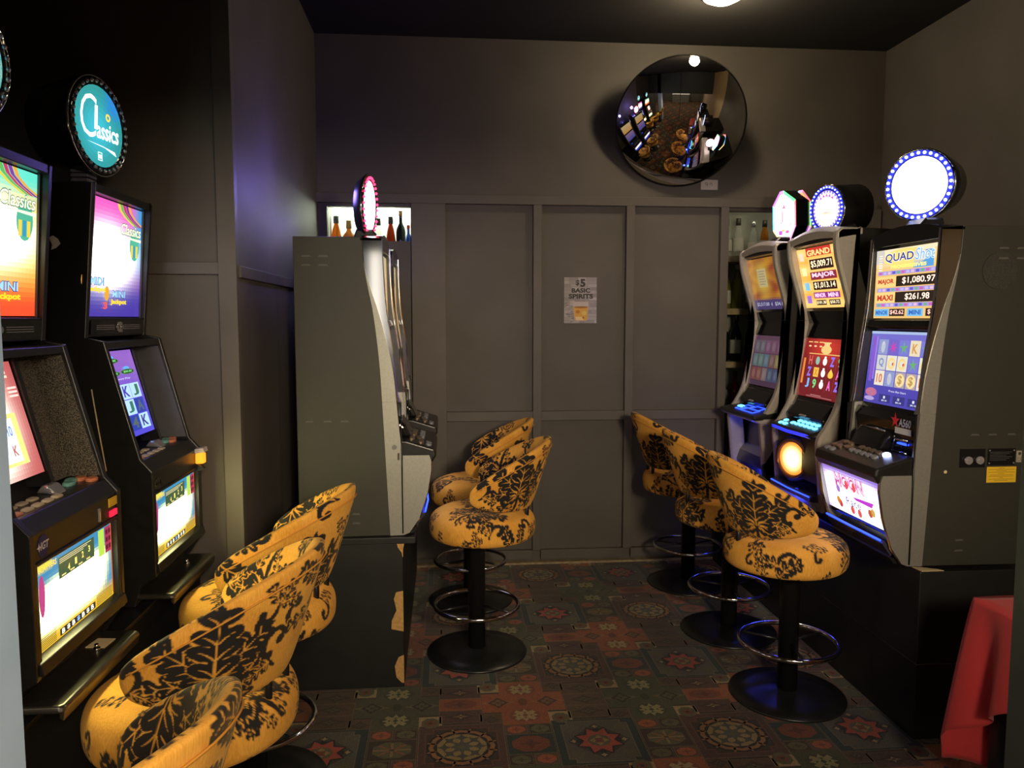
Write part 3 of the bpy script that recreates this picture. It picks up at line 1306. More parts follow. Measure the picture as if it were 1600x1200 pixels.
def button_mesh(name, rx, ry, h, n=16, sq=.5):
    """rounded button lying in xy, height along z"""
    def ring(k, z):
        out = []
        for i in range(n):
            a = 2 * PI * i / n
            c, s_ = math.cos(a), math.sin(a)
            out.append((k * rx * math.copysign(abs(c) ** sq, c), k * ry * math.copysign(abs(s_) ** sq, s_), z))
        return out
    return MB().loft([ring(1, 0), ring(1, h * .7), ring(.85, h)], smooth=False).mesh(name)


def topper_matrix(c, yaw, tilt=0.0):
    """disc facing local +f then turned by yaw about z; (u,v,w) -> local"""
    R = Matrix.Rotation(yaw, 4, 'Z') @ Matrix.Rotation(tilt, 4, 'Y')
    B = Matrix(((0, 0, 1, 0), (1, 0, 0, 0), (0, 1, 0, 0), (0, 0, 0, 1)))
    return Matrix.Translation(c) @ R @ B


def round_topper(parent, c, yaw, tilt, r, depth, ring_m, bead_m, body_m, draw, nb=30, face_r=.80, neck=None, gain=1.0, back_r=.8, bead_r=.045):
    M = topper_matrix(c, yaw, tilt)
    n = 48
    body = MB().lathe([(r * back_r * .55, -depth), (r * back_r, -depth * .92), (r * .98, -depth * .25), (r, -.008), (r * .985, .004), (r * .90, .006), (face_r * r, .001)], n, M)
    b = body.build('topper_drum', body_m, parent)
    rim = MB()
    pts = [M @ Vector((r * 1.0 * math.cos(2 * PI * k / n), r * 1.0 * math.sin(2 * PI * k / n), 0)) for k in range(n)]
    rim.tube(pts, .004, 6, closed=True)
    rim.build('topper_rim', M_CHROME, b)
    if ring_m:
        rg = MB()
        rg.loft([[tuple(M @ Vector((k * r * math.cos(2 * PI * i / n), k * r * math.sin(2 * PI * i / n), z))) for i in range(n)]
                 for k, z in ((.965, .0062), (.83, .0062))], caps=False)
        rg.build('glow_ring', ring_m, b)
    bd = MB()
    for k in range(nb):
        a = 2 * PI * k / nb
        bd.sphere(M @ Vector((.905 * r * math.cos(a), .905 * r * math.sin(a), .009)), bead_r * r, 8, 4)
    o = bd.build('led_beads', bead_m, b)
    o['kind'] = 'stuff'
    P = Print(1, 1)
    P.disc(0, 0, face_r * r, face_r * r, (0, 0, 0), 40)
    P.lay()
    draw(P, face_r * r)
    P.build('topper_face', M_LIT, M @ Matrix.Translation((0, 0, .004)), parent, gain)
    return M


# ================================================================== LEFT MACHINES (older black cabinets)
def left_machine(y0, label, near):
    W = .47
    BX = -1.50
    t = thing('slot_machine', label, 'slot machine', (BX, y0, .708), 0, 'black slot machines on the left')
    z = lambda a: a - .705
    # silhouettes of the three sections
    side = [(0, z(.705)), (0, z(1.995)), (.470, z(2.0)), (.430, z(1.54)), (.482, z(1.528)), (.573, z(1.168)), (.607, z(1.128)), (.607, z(.80)), (.56, z(.775)), (.54, z(.705))]
    cab = MB()
    cab.prism(side, 0, .020).prism(side, W - .020, W)
    cab.box(0, .30, .02, W - .02, z(.705), z(1.98))
    cab.prism([(.20, z(1.975)), (.20, z(2.0)), (.470, z(2.0)), (.468, z(1.975))], .02, W - .02)            # top hood
    cab.prism([(.30, z(1.54)), (.30, z(1.600)), (.432, z(1.600)), (.428, z(1.54))], .02, W - .02)            # bar under the top glass
    cab.prism([(.30, z(1.505)), (.30, z(1.535)), (.482, z(1.526)), (.486, z(1.505))], .02, W - .02)            # brow over the monitor
    cab.prism([(.30, z(.705)), (.30, z(1.17)), (.46, z(1.17)), (.573, z(1.160)), (.600, z(1.124)), (.600, z(1.055)), (.585, z(1.05)), (.585, z(.84)), (.600, z(.835)), (.600, z(.80)), (.56, z(.775)), (.54, z(.705))], .02, W - .02)
    cab.build('cabinet', M_BLACK, t, bevel=.0025)
    # top backlit glass, set back under the hood
    M, H = face_matrix((.416, z(1.604)), (.442, z(1.972)), .022)
    GW = W - .044
    P = Print(GW, H)
    if near:
        def bg(u, v):
            c = lerp((1.1, .10, .03), (1.2, .65, .05), ss(.05, .4, v))
            c = lerp(c, (.15, .9, .7), ss(.70, .95, v))
            w = math.exp(-(((u - .45) / .40) ** 2 + ((v - .55) / .17) ** 2))
            return lerp(c, (5.5, 5.5, 4.2), min(1, w * 1.2))
    else:
        def bg(u, v):
            c = lerp((.07, .04, .42), (.22, .06, .45), ss(.15, .35, v))
            c = lerp(c, (1.0, .12, .62), ss(.55, .95, v))
            c = lerp(c, (.06, .35, .75), ss(.72, .98, u) * ss(.3, .6, v))
            w = math.exp(-(((u - .36) / .36) ** 2 + ((v - .52) / .19) ** 2))
            return lerp(c, (6.0, 6.0, 5.5), min(1, w * 1.3))
    P.grad(bg, 26, 30)
    P.lay()
    # rainbow sweep at the top right
    for k, c in enumerate(((.9, .75, .05), (.15, .55, .10), (.6, .05, .12), (.25, .05, .35), (.95, .45, .05))):
        pts = [(GW * (.52 + .05 * k) + GW * .30 * s_ ** 2, H * (1.0 - .16 * s_)) for s_ in (0, .33, .66, 1)]
        for a, b in zip(pts, pts[1:]):
            P.poly([a, (a[0] + .018, a[1]), (b[0] + .018, b[1]), b], c)
    P.lay()
    P.disc(GW * .86, H * .66, .040, .052, (.10, .55, .35), 16)
    P.lay()
    for k, c in enumerate(((.95, .75, .1), (.05, .35, .6), (.95, .75, .1))):
        P.rect(GW * .86 - .030 + .02 * k, H * .55, GW * .86 - .014 + .02 * k, H * .66, c)
    P.lay().text('Classics', GW * .58, H * .735, GW * .97, H * .845, (.05, .20, .12), .045, .12)
    P.lay().text('Classics', GW * .585, H * .742, GW * .965, H * .838, (1.5, 1.6, 1.0), .01, .12)
    P.poly([(GW * .62, H * .715), (GW * .98, H * .70), (GW * .98, H * .725), (GW * .62, H * .725)], (1.3, 1.3, .9))
    for tx, x0, y0_ in ((('MINI', .46, .10), ('MIDI', .08, .20)) if not near else (('MINI', .56, .10),)):
        if isinstance(tx, tuple):
            tx, x0, y0_ = tx
        P.lay().text(tx, GW * x0, H * (y0_ + .065), GW * (x0 + .23), H * (y0_ + .135), (.02, .05, .25), .06)
        P.lay().text(tx, GW * x0, H * (y0_ + .07), GW * (x0 + .23), H * (y0_ + .13), (.45, .85, 1.3), .02)
        P.text('Jackpot', GW * (x0 - .03), H * y0_, GW * (x0 + .26), H * (y0_ + .055), (1.3, .85, .03), .05)
        # hot air balloon beside the words
        P.disc(GW * (x0 - .10), H * (y0_ + .10), .018, .024, (.9, .45, .05), 12)
        P.rect(GW * (x0 - .10) - .006, H * (y0_ + .01), GW * (x0 - .10) + .006, H * (y0_ + .03), (.45, .22, .05))
    if not near:
        P.text('3', GW * .30, H * .065, GW * .37, H * .125, (1.1, .12, .08), .04)
    P.build('top_glass', M_LIT, M, t)
    # trim round the top glass, motif strip beneath it
    fr = MB()
    for yy in (.020, W - .026):
        fr.prism([(.417, z(1.60)), (.443, z(1.975)), (.449, z(1.975)), (.423, z(1.60))], yy, yy + .006)
    build_loose(fr, 'glass_trim', M_RECESS, t)
    MB().prism([(.431, z(1.548)), (.4335, z(1.592)), (.436, z(1.592)), (.4335, z(1.548))], .03, W - .03).build('motif_plate', M_BLKGLOSS, t)
    st = MB()
    for dz in (-.006, 0, .006):
        st.box(.434, .4365, .07, .195, z(1.569 + dz), z(1.571 + dz)).box(.434, .4365, .275, .40, z(1.569 + dz), z(1.571 + dz))
    for k in range(6):
        a = k * PI / 3
        st.cyl((.433, .235 + .016 * math.cos(a), z(1.57) + .010 * math.sin(a)), .0085, .005, 10, 'x')
    build_loose(st, 'chrome_motif', M_BEAD, t)
    # monitor recess
    rc = MB()
    rc.prism([(.30, z(1.17)), (.30, z(1.505)), (.478, z(1.50)), (.565, z(1.172))], .020, .024)
    rc.prism([(.30, z(1.17)), (.30, z(1.505)), (.478, z(1.50)), (.565, z(1.172))], W - .024, W - .020)
    build_loose(rc, 'recess_side', M_SPECK if near else M_RECESS, t)
    fm = MB()
    bz = [(.37, z(1.50)), (.432, z(1.50)), (.512, z(1.175)), (.45, z(1.175))]
    sx_ = .30 if near else .34
    fm.prism(bz, .024, .055).prism(bz, sx_, sx_ + .018)
    build_loose(fm, 'monitor_bezel', M_BLACK, t)
    if near:
        MB().prism([(.400, z(1.49)), (.424, z(1.49)), (.500, z(1.18)), (.470, z(1.18))], .325, .400).build('speaker_mesh', M_SPECK, t)
        sx1 = .295
    else:
        sx1 = .335
    M, H = face_matrix((.497, z(1.215)), (.425, z(1.492)), .06)
    SW = sx1 - .06
    P = Print(SW, H)
    if near:
        P.grad(lambda u, v: lerp((.62, .12, .12), (4.0, 3.8, 3.2), min(1, 1.3 * math.exp(-(((u - .30) / .33) ** 2 + ((v - .48) / .33) ** 2)))), 22, 26)
        P.lay()
        P.rect(SW * .12, H * .12, SW * .80, H * .56, (1.4, 1.0, .30)).lay()
        P.rect(SW * .16, H * .15, SW * .70, H * .52, (2.2, 2.2, 1.9)).lay()
        for k in range(3):
            for j in range(2):
                P.rect(SW * (.18 + .175 * k), H * (.17 + .17 * j), SW * (.335 + .175 * k), H * (.32 + .17 * j), (1.3, 1.7, 1.9))
        P.lay()
        for k, (ch, c) in enumerate((('J', (.2, .4, .8)), ('9', (.75, .75, .1)), ('K', (.6, .15, .1)), ('A', (.1, .5, .5)), ('Q', (.3, .6, .2)), ('10', (.2, .3, .8)))):
            i, j = k % 3, k // 3
            P.text(ch, SW * (.215 + .175 * i), H * (.20 + .17 * j), SW * (.30 + .175 * i), H * (.29 + .17 * j), c, .03)
        P.disc(SW * .42, H * .79, SW * .12, H * .05, (.25, .55, .85), 14)
        P.lay().disc(SW * .42, H * .74, SW * .20, H * .035, (.06, .14, .05), 12)
        P.lay().text('$18.00', SW * .30, H * .725, SW * .54, H * .755, (.5, 1.2, .3), .02)
        for k in range(3):
            P.rect(SW * (.66 + .02 * k), H * (.93 - .035 * k), SW * (.84 + .01 * k), H * (.952 - .035 * k), (1.6, .9, .7))
            P.rect(SW * (.80), H * (.76 - .035 * k), SW * (.96), H * (.778 - .035 * k), (1.6, .9, .8))
    else:
        P.grad(lambda u, v: lerp((.10, .08, .75), (.32, .14, .62), ss(.2, .9, v)), 10, 14)
        P.lay()
        for k in range(3):
            for j in range(3):
                dark = (k, j) in ((2, 1), (1, 0), (2, 0) if False else (9, 9))
                P.rect(SW * (.10 + .28 * k), H * (.06 + .185 * j), SW * (.37 + .28 * k), H * (.235 + .185 * j), (.03, .06, .45) if dark else (.55, .85, 1.25))
        P.lay()
        for k, j, ch, c in ((0, 2, '10', (.30, .14, .05)), (1, 2, 'K', (.08, .05, .5)), (2, 2, 'J', (.05, .2, .12)), (0, 1, 'A', (.10, .3, .12)), (1, 1, 'J', (.05, .22, .16)),
                            (2, 1, 'A', (.1, .15, .2)), (0, 0, '9', (.32, .18, .05)), (1, 0, '4', (.1, .15, .15)), (2, 0, 'K', (.05, .05, .3))):
            P.text(ch, SW * (.15 + .28 * k), H * (.085 + .185 * j), SW * (.32 + .28 * k), H * (.215 + .185 * j), c, .03)
        for x, y in ((.36, .885), (.30, .735), (.70, .745)):
            P.disc(SW * x, H * (y + .035), SW * .09, H * .03, (.15, .5, 1.1), 12)
            P.lay().disc(SW * x, H * y, SW * .20, H * .032, (.10, .22, .06), 12)
            P.lay().disc(SW * x, H * y, SW * .175, H * .024, (.02, .05, .03), 12)
            P.lay().text('$00.00', SW * (x - .12), H * (y - .014), SW * (x + .12), H * (y + .014), (.25, 1.0, .25), .02)
        P.text('Game Play', SW * .30, H * .655, SW * .72, H * .68, (.8, .8, 1.2), .01)
    P.build('monitor', M_LIT, M, t)
    # button deck
    sl = math.atan2(-.034, .115)
    bm = (button_mesh('button', .010, .017, .007), M_BTN)
    bo = (button_mesh('button', .010, .017, .007), M_BTN2)
    bg_ = (button_mesh('button', .013, .021, .011, 18, .8), M_BTN3)
    br = (button_mesh('button', .013, .021, .011, 18, .8), M_BTN2)
    R = Matrix.Rotation(math.atan2(.010, .113), 4, 'Y')
    L = lambda f, y, dz=0: Matrix.Translation((f, y, z(1.1675) - (f - .46) * .09 + dz)) @ R
    place_objs('button', bm, [L(.515, .055 + .047 * k) for k in range(4)] + [L(.550, .105 + .045 * k) for k in range(4)], t)
    place_objs('button', bo, [L(.550, .06)], t)
    place_objs('button', bg_, [L(.520, .365), L(.510, .398)], t)
    place_objs('button', br, [L(.520, .430), L(.535, .385) if not near else L(.548, .432)], t)
    MB().prism([(.49, z(1.166)), (.505, z(1.186)), (.525, z(1.186)), (.545, z(1.162))], .255, .310, .006).build('bill_slot', M_BEAD, t, bevel=.004)
    # apron: logo / badge, ticket slot, lights
    if near:
        M, H = face_matrix((.6008, z(1.058)), (.6008, z(1.122)), .035)
        P = Print(.08, H)
        P.disc(.030, .032, .024, .026, (.015, .018, .12), 20)
        P.lay().text('IGT', .018, .024, .052, .042, (.62, .62, .66), .03, .2)
        P.star(.012, .032, .004, .011, 4, (.62, .62, .66))
        P.build('maker_badge', M_PRINT, M, t)
        MB().rbox(.6005, .604, .40, .458, z(1.093), z(1.117), .002).build('yellow_sticker', M_YELLOW, t)
        MB().box(.6005, .606, .405, .445, z(1.066), z(1.082)).build('red_lens', mat('red_lens', (.4, .02, .04), .2, emit=(1, .02, .08), estr=.8), t)
        MB().box(.6005, .604, .34, .350, z(1.07), z(1.105)).build('lock_tab', M_BEAD, t)
    else:
        mb = MB()
        for k in range(7):
            a = 2 * PI * k / 7
            mb.cyl((.6005, .062 + .020 * math.cos(a), z(1.082) + .011 * math.sin(a)), .0095, .002, 10, 'x')
        mb.build('maker_badge', M_STEELTRAY, t)
        MB().rbox(.6005, .628, .425, .463, z(1.075), z(1.112), .004).build('ticket_slot', mat('orange_lens', (.6, .2, .02), .2, emit=(1, .33, .02), estr=1.6), t)
        MB().prism([(.6005, z(1.112)), (.634, z(1.116)), (.630, z(1.132)), (.6005, z(1.128))], .422, .466).build('paper_ticket', M_WHITE, t)
        MB().prism([(.6005, z(1.045)), (.6005, z(1.075)), (.63, z(1.055)), (.622, z(1.05))], .43, .455).build('ticket_chute', M_BLACK, t)
    # lower backlit glass
    M, H = face_matrix((.589, z(.842)), (.589, z(1.048)), .025)
    GW = W - .05
    P = Print(GW, H)

    def bg2(u, v):
        c = lerp((.9, .55, .04), (.04, .30, .55), ss(.10, .28, v) * (1 if u > .06 else .3))
        c = lerp(c, (.85, .75, .1), ss(.86, .93, v) * (1 - ss(.2, .25, u)))
        w = math.exp(-(((u - .47 - .15 * (v - .45)) / .36) ** 4 + ((v - .45) / .25) ** 4)) * (.93 + .07 * math.sin(40 * (u + v)))
        c = lerp(lerp(c, (1.7, 1.75, .45), min(1, 1.8 * w)), (38.0, 35.0, 14.0), min(1, 1.1 * w) ** 2)
        return c
    P.grad(bg2, 30, 22)
    P.lay()
    P.rect(GW * .30, H * .68, GW * .74, H * .93, (.05, .11, .05))
    P.rect(GW * .80, H * .62, GW * .88, H * .96, (.55, .85, .10)).rect(GW * .89, H * .62, GW * .975, H * .96, (.45, .04, .10))
    P.rect(GW * .02, H * .30, GW * .07, H * .86, (.7, .16, .05)).rect(GW * .97, H * .05, GW * 1.0, H * .98, (.7, .16, .05))
    P.lay()
    for k in range(3):
        P.rect(GW * .90, H * (.66 + .1 * k), GW * .93, H * (.72 + .1 * k), (.12, .01, .03)).rect(GW * .94, H * (.66 + .1 * k), GW * .97, H * (.72 + .1 * k), (.12, .01, .03))
    for k in range(4):
        P.text('4123'[k], GW * (.37 + .085 * (k + .4)), H * (.72 + .02 * k), GW * (.395 + .085 * (k + .4)), H * (.80 + .02 * k), (1.2, 1.0, .25), .03)
        P.rect(GW * (.33 + .10 * k), H * .70, GW * (.38 + .10 * k), H * .718, (1.0, .85, .3))
    for k in range(3):
        P.rect(GW * .31, H * (.86 + .022 * k), GW * (.60 + .05 * k), H * (.868 + .022 * k), (1.0, .9, .5))
    P.text('7 3 SCATTERS', GW * .02, H * .885, GW * .28, H * .955, (1.2, .85, .1), .03)
    P.disc(GW * .11, H * .62, .014, .05, (.55, .06, .25), 12)
    P.rect(GW * .28, H * .03, GW * .72, H * .11, (.02, .02, .02))
    for k in range(7):
        P.rect(GW * (.74 - .0), H * (.03 + .02 * k), GW * .96, H * (.038 + .02 * k), (.12, .08, .02)).rect(GW * .04, H * (.03 + .02 * k), GW * .24, H * (.038 + .02 * k), (.12, .08, .02))
    P.lay()
    for k in range(7):
        P.text('$'if k % 2 else 'B', GW * (.30 + .06 * k), H * .04, GW * (.335 + .06 * k), H * .10, (1.4, 1.4, 1.1) if k != 3 else (.4, .7, 1.4), .03)
    P.build('lower_glass', M_LIT, M, t)
    fr = MB()
    for yy in (.018, W - .032):
        fr.box(.585, .606, yy, yy + .010, z(.835), z(1.056))
    fr.prism([(.585, z(1.046)), (.606, z(1.052)), (.606, z(1.060)), (.585, z(1.060))], .02, W - .02)
    fr.prism([(.585, z(.845)), (.612, z(.838)), (.618, z(.812)), (.585, z(.805))], .01, W - .01)
    build_loose(fr, 'glass_frame', M_BLACK, t, bevel=.002)
    # steel coin tray shelf
    tr = MB()
    tr.rbox(.540, .660, .000, W - .04, z(.728), z(.745), .012)
    tr.prism([(.645, z(.715)), (.645, z(.730)), (.660, z(.735)), (.655, z(.708))], .004, W - .044)
    build_loose(tr, 'coin_tray', M_STEELTRAY, t, bevel=.004)
    lk = MB().cyl((.60, .30, z(.745)), .009, .006, 14)
    lk.cyl((.60, .30, z(.751)), .005, .010, 10)
    lk.build('tray_lock', M_CHROME, t)
    # topper
    nk = MB()
    for k in range(5):
        nk.rbox(.33, .385, .17, .235, z(2.0) + .0145 * k, z(2.0) + .0145 * k + .012, .004)
    build_loose(nk, 'topper_neck', M_NECK, t)

    def face(P, r):
        colf = lambda u, v: lerp(lerp((.03, .32, .30), (.06, .62, .78), math.exp(-((u + .1) ** 2 + (v + .1) ** 2) * 2.2)), (.03, .28, .75), ss(.1, .6, u) * ss(.1, .6, v))
        for i in range(8):
            for k in range(32):
                a0, a1, r0, r1 = 2 * PI * k / 32, 2 * PI * (k + 1) / 32, r * i / 8 + 1e-4, r * (i + 1) / 8
                am, rm = (a0 + a1) / 2, (i + .5) / 8
                P.poly([(q * math.cos(a_), q * math.sin(a_)) for q, a_ in ((r0, a0), (r1, a0), (r1, a1), (r0, a1))], colf(rm * math.cos(am), rm * math.sin(am)))
        P.lay()
        P.text('C', -r * .82, -r * .34, -r * .18, r * .72, (2.0, 2.1, 1.7), -.012, .1)
        P.text('l', -r * .22, -r * .10, -r * .10, r * .50, (2.0, 2.1, 1.7), .02, .1)
        P.text('assics', -r * .14, -r * .30, r * .80, r * .12, (2.0, 2.1, 1.7), .015, .1)
        P.ring(r * .38, r * .30, r * .05, r * .10, (1.4, .9, .1), 12)
        P.poly([(-r * .55, -r * .45), (r * .62, -r * .52), (r * .68, -r * .62), (r * .1, -r * .47)], (2.0, 2.1, 1.8))
        P.frame(-r * .12, -r * .85, r * .06, -r * .64, r * .02, (1.2, 1.8, 1.8)).rect(-r * .10, -r * .80, r * .04, -r * .70, (1.2, 1.8, 1.8))
    round_topper(t, (.41, .200, z(2.205)), math.radians(-9), 0, .153, .17, None, M_BEAD, M_BLKGLOSS, face, 34, .82)
    if not near:
        ch = [(.340, z(1.835)), (.352, z(1.842)), (.366, z(1.832)), (.372, z(1.818)), (.360, z(1.806)), (.345, z(1.800)), (.349, z(1.815))]
        MB().loft([[(a, -.0012, b) for a, b in ch], [(a, .001, b) for a, b in ch]]).build('paint_chip', M_WHITE, t)
        MB().tube([(.441, -.001, z(1.385)), (.455, -.001, z(1.27)), (.473, -.001, z(1.135))], .002, 6).build('pale_edge_strip', M_CREAM, t)
    # cool light the backlit panels throw: the panels themselves emit
    return t


left_machine(1.705, 'black slot machine nearest the camera on the left, its top glass orange and red', True)
left_machine(2.405, 'black slot machine on the left with purple top glass and whole round topper', False)


# ================================================================== CENTRE AND RIGHT FRONT MACHINES (chrome finned cabinets)
def fin_machine(loc, rot, label, front, beads, W=.47, group=None, topper=True):
    t = thing('slot_machine', label, 'slot machine', loc, rot, group)
    Z0 = loc[2]
    z = lambda a: a - Z0
    dk = [(.281, 1.939), (.287, 1.836), (.304, 1.728), (.324, 1.621), (.345, 1.433), (.356, 1.249), (.370, .941), (.383, .671)]
    dk = [(a, z(b)) for a, b in smooth_prof(dk, 4)]
    fin = [(.365, 1.932), (.371, 1.781), (.380, 1.640), (.405, 1.455), (.420, 1.30), (.430, 1.246)]
    fin = [(a, z(b)) for a, b in smooth_prof(fin, 4)]
    strip = [(.415, 1.248), (.426, 1.13), (.436, 1.017), (.440, .85), (.44, .672)]
    strip = [(a, z(b)) for a, b in smooth_prof(strip, 4)]
    body = [(0, 0), (0, z(1.939))] + dk
    cab = MB().prism(body, 0, W)
    cab.build('cabinet', M_DARKPANEL, t, bevel=.002)
    # side furniture on both flanks
    for y_, s_, nm in ((0, -1, ''), (W, 1, '')):
        ya, yb = (y_ - .004, y_) if s_ < 0 else (y_, y_ + .004)
        sl = MB()
        for (f, zz, w) in ((.032, 1.855, .040), (.102, 1.855, .040), (.032, 1.818, .040), (.102, 1.818, .040), (.035, 1.165, .035), (.110, 1.165, .035), (.180, 1.165, .035),
                           (.222, .765, .035), (.222, .725, .035)):
            sl.prism([(f, z(zz)), (f + w, z(zz)), (f + w - .004, z(zz + .007)), (f + .004, z(zz + .007))], ya, yb)
        build_loose(sl, 'vent_slot', mat('vent_edge', (.085, .085, .072), .45), t)
    # chrome fins and silver strips, one set each side; inner tub between them
    for ya, yb in ((.0, .018), (W - .018, W)):
        chro = [p for p in dk if p[1] > z(1.24)] + [p for p in fin][::-1]
        MB().prism(chro, ya, yb, .003).build('chrome_fin', M_CHROME, t)
        yo = ya - .003 if ya < .1 else ya + .003
        tip = [(.287, z(1.836))]
        inner = [p for p in dk if z(1.252) <= p[1] < z(1.82)] + [(.356, z(1.2475))]
        outer = [(p[0] + .058 * ss(z(1.836), z(1.25), p[1]) ** .8 + .001, p[1]) for p in inner]
        MB().prism(tip + inner + outer[::-1], yo, yo + .018).build('silver_strip', M_SILVERSTRIP, t)
        low = [(.356, z(1.2465))] + [p for p in dk if p[1] < z(1.243)]
        MB().prism(low + strip[::-1], yo, yo + .018).build('silver_strip', M_SILVERSTRIP, t)
        con = [(.440, .672), (.465, .682), (.507, .743), (.543, .854), (.560, .951), (.560, .995), (.552, 1.018), (.440, 1.018)]
        con = [(a, z(b)) for a, b in con]
        MB().prism(con, yo, yo + .020).build('console_cheek', M_SILVERSTRIP, t)
        edge = [(c[0], yo + .010, c[1]) for c in [(.437, z(.678))] + con[1:] + [(.437, z(1.018))]]
        MB().tube(edge, .0045, 6).build('console_edge', M_CHROME, t)
        MB().tube([(.437, yo + (-.002 if ya < .1 else .022), z(.68)), (.434, yo + (-.002 if ya < .1 else .022), z(1.24))], .003, 6).build('shadow_gap', M_BLACK, t)
        if ya < .1:
            lk = MB().cyl((.405, yo - .008, z(1.055)), .010, .009, 14, 'y')
            lk.build('door_lock', M_BEAD, t)
            MB().box(.418, .426, yo - .004, yo, z(1.0), z(1.03)).build('door_latch', M_STEELTRAY, t)
    for ya in (.018, W - .021):
        MB().prism([(.28, z(1.90))] + [(a - .006, b) for a, b in fin if b < z(1.92)] + [(.34, z(1.25))], ya, ya + .003).build('fin_liner', M_BLACK, t)
    # inner front tub
    tub = MB()
    tub.prism([(.27, z(1.90)), (.30, z(1.905)), (.335, z(1.61)), (.350, z(1.58)), (.345, z(1.53)), (.362, z(1.30)), (.388, z(1.22)), (.33, z(1.22))], .018, W - .018)
    tub.prism([(.27, z(1.87)), (.27, z(1.935)), (.362, z(1.930)), (.360, z(1.895)), (.32, z(1.885))], .018, W - .018)           # brow
    tub.prism([(.32, z(1.575)), (.32, z(1.60)), (.372, z(1.595)), (.380, z(1.57)), (.37, z(1.555))], .018, W - .018)              # mid bar
    tub.prism([(.34, z(1.22)), (.40, z(1.235)), (.415, z(1.20)), (.41, z(1.08)), (.36, z(1.05)), (.33, z(.70)), (.30, z(.68))], .018, W - .018)
    build_loose(tub, 'front_tub', M_BLKGLOSS, t, bevel=.003)
    arch = MB()
    top = []
    for k in range(13):
        u = k / 12
        yy = W * u
        hz = .030 * math.sin(PI * u) ** .8
        top.append((yy, hz))
    for f0, f1 in ((.275, .362),):
        rings = [[(f0, yy, z(1.925)) for yy, h in top] + [(f0, yy, z(1.935) + h) for yy, h in top[::-1]],
                 [(f1, yy, z(1.925)) for yy, h in top] + [(f1, yy, z(1.935) + h) for yy, h in top[::-1]]]
        arch.loft(rings)
    arch.build('arched_brow', M_BLKGLOSS, t)
    # coin/bill head under the lower screen
    hd = MB().prism([(.40, z(1.080)), (.40, z(1.145)), (.425, z(1.160)), (.450, z(1.135)), (.475, z(1.080))], .08, .30, .012)
    hd.build('bill_head', M_BLKGLOSS, t, bevel=.006)
    MB().tube([(.430, .10, z(1.157)), (.430, .28, z(1.157))], .004, 8).build('head_trim', M_CHROME, t)
    MB().tube([(.430, .325, z(1.090)), (.425, .335, z(1.135)), (.425, .415, z(1.135)), (.430, .425, z(1.090))], .004, 8, closed=True).build('slot_surround', M_CHROME, t)
    MB().box(.412, .424, .345, .405, z(1.118), z(1.124)).build('slot_led', M_BLUELED, t)
    # console with belly glass and tray
    con = MB()
    con.prism([(.42, z(1.0)), (.42, z(1.085)), (.455, z(1.083)), (.575, z(1.045)), (.583, z(1.015)), (.565, z(.985))], .0, W, .006)
    con.build('button_deck', M_BLACK, t, bevel=.004)
    MB().prism([(.36, z(.675)), (.36, z(.99)), (.42, z(.99)), (.42, z(.80)), (.50, z(.70)), (.48, z(.675))], .02, W - .02).build('console_back', M_BLACK, t)
    MB().prism([(.42, z(.700)), (.49, z(.700)), (.530, z(.755)), (.520, z(.765)), (.485, z(.715)), (.42, z(.715))], .02, W - .02).build('coin_tray', mat('blue_black_tray', (.04, .04, .07), .25), t)
    led = MB().tube([(.532, .03, z(.765)), (.540, W / 2, z(.768)), (.532, W - .03, z(.765))], .004, 6)
    led.build('tray_led', M_BLUELED, t)
    # buttons on the deck
    R = Matrix.Rotation(math.atan2(.038, .12), 4, 'Y')
    L = lambda f, y: Matrix.Translation((f, y, z(1.083) - (f - .455) * .317)) @ R
    b1, b2 = (button_mesh('button', .013, .017, .009, 18, .8), M_BTN4), (button_mesh('button', .013, .017, .009, 18, .8), M_BTNG)
    # front view: u = y; group left end = y small for local, lit one at the far end
    place_objs('button', b1, [L(.475, .07 + .038 * k) for k in range(2)] + [L(.480, .20 + .040 * k) for k in range(4)] + [L(.515, .09), L(.515, .05)], t)
    place_objs('button', b2, [L(.515, .19 + .040 * k) for k in range(5)] + [L(.548, .05), L(.548, .09)], t)
    place_objs('button', (button_mesh('button', .014, .030, .009, 18, .8), M_BTN4), [L(.505, .142)], t)
    if front:
        place_objs('button', (button_mesh('button', .013, .018, .011, 18, .8), M_WHITELED), [L(.480, .375)], t)
    # screens
    y0 = .026
    SW = W - .052
    M, H = face_matrix((.354, z(1.602)), (.348, z(1.882)), y0)
    P = Print(SW, H)
    gold, dkred, blu = (1.25, .72, .18), (.75, .08, .03), (.10, .10, .55)
    if front:
        P.grad(lambda u, v: lerp((1.0, .62, .20), (1.15, .95, .62), ss(.6, 1, v)), 6, 12)
        P.lay()
        P.rect(0, H * .80, SW * .14, H, (.75, .70, .62)).disc(SW * .48, H * .86, SW * .36, H * .13, (1.2, .85, .25), 24)
        P.rect(SW * .62, H * .70, SW * .92, H * .93, (.12, .42, .85)).rect(SW * .93, H * .72, SW, H * .95, (1.2, .75, .25))
        for k in range(7):
            P.rect(SW * .05, H * (.70 + .035 * k), SW * .11, H * (.715 + .035 * k), (1.3, 1.2, 1.1))
        P.lay().text('QUAD', SW * .15, H * .79, SW * .63, H * .945, (1.3, 1.2, .9), .06)
        P.lay().text('QUAD', SW * .16, H * .80, SW * .62, H * .935, (.05, .06, .36), .02)
        P.text('Shot', SW * .64, H * .80, SW * .93, H * .97, (1.2, 1.3, 1.5), .05, .12)
        P.lay().text('Shot', SW * .645, H * .805, SW * .925, H * .965, (.25, .55, 1.15), .005, .12)
        P.text('PROGRESSIVES', SW * .26, H * .715, SW * .82, H * .765, (1.35, 1.15, .25), .04)
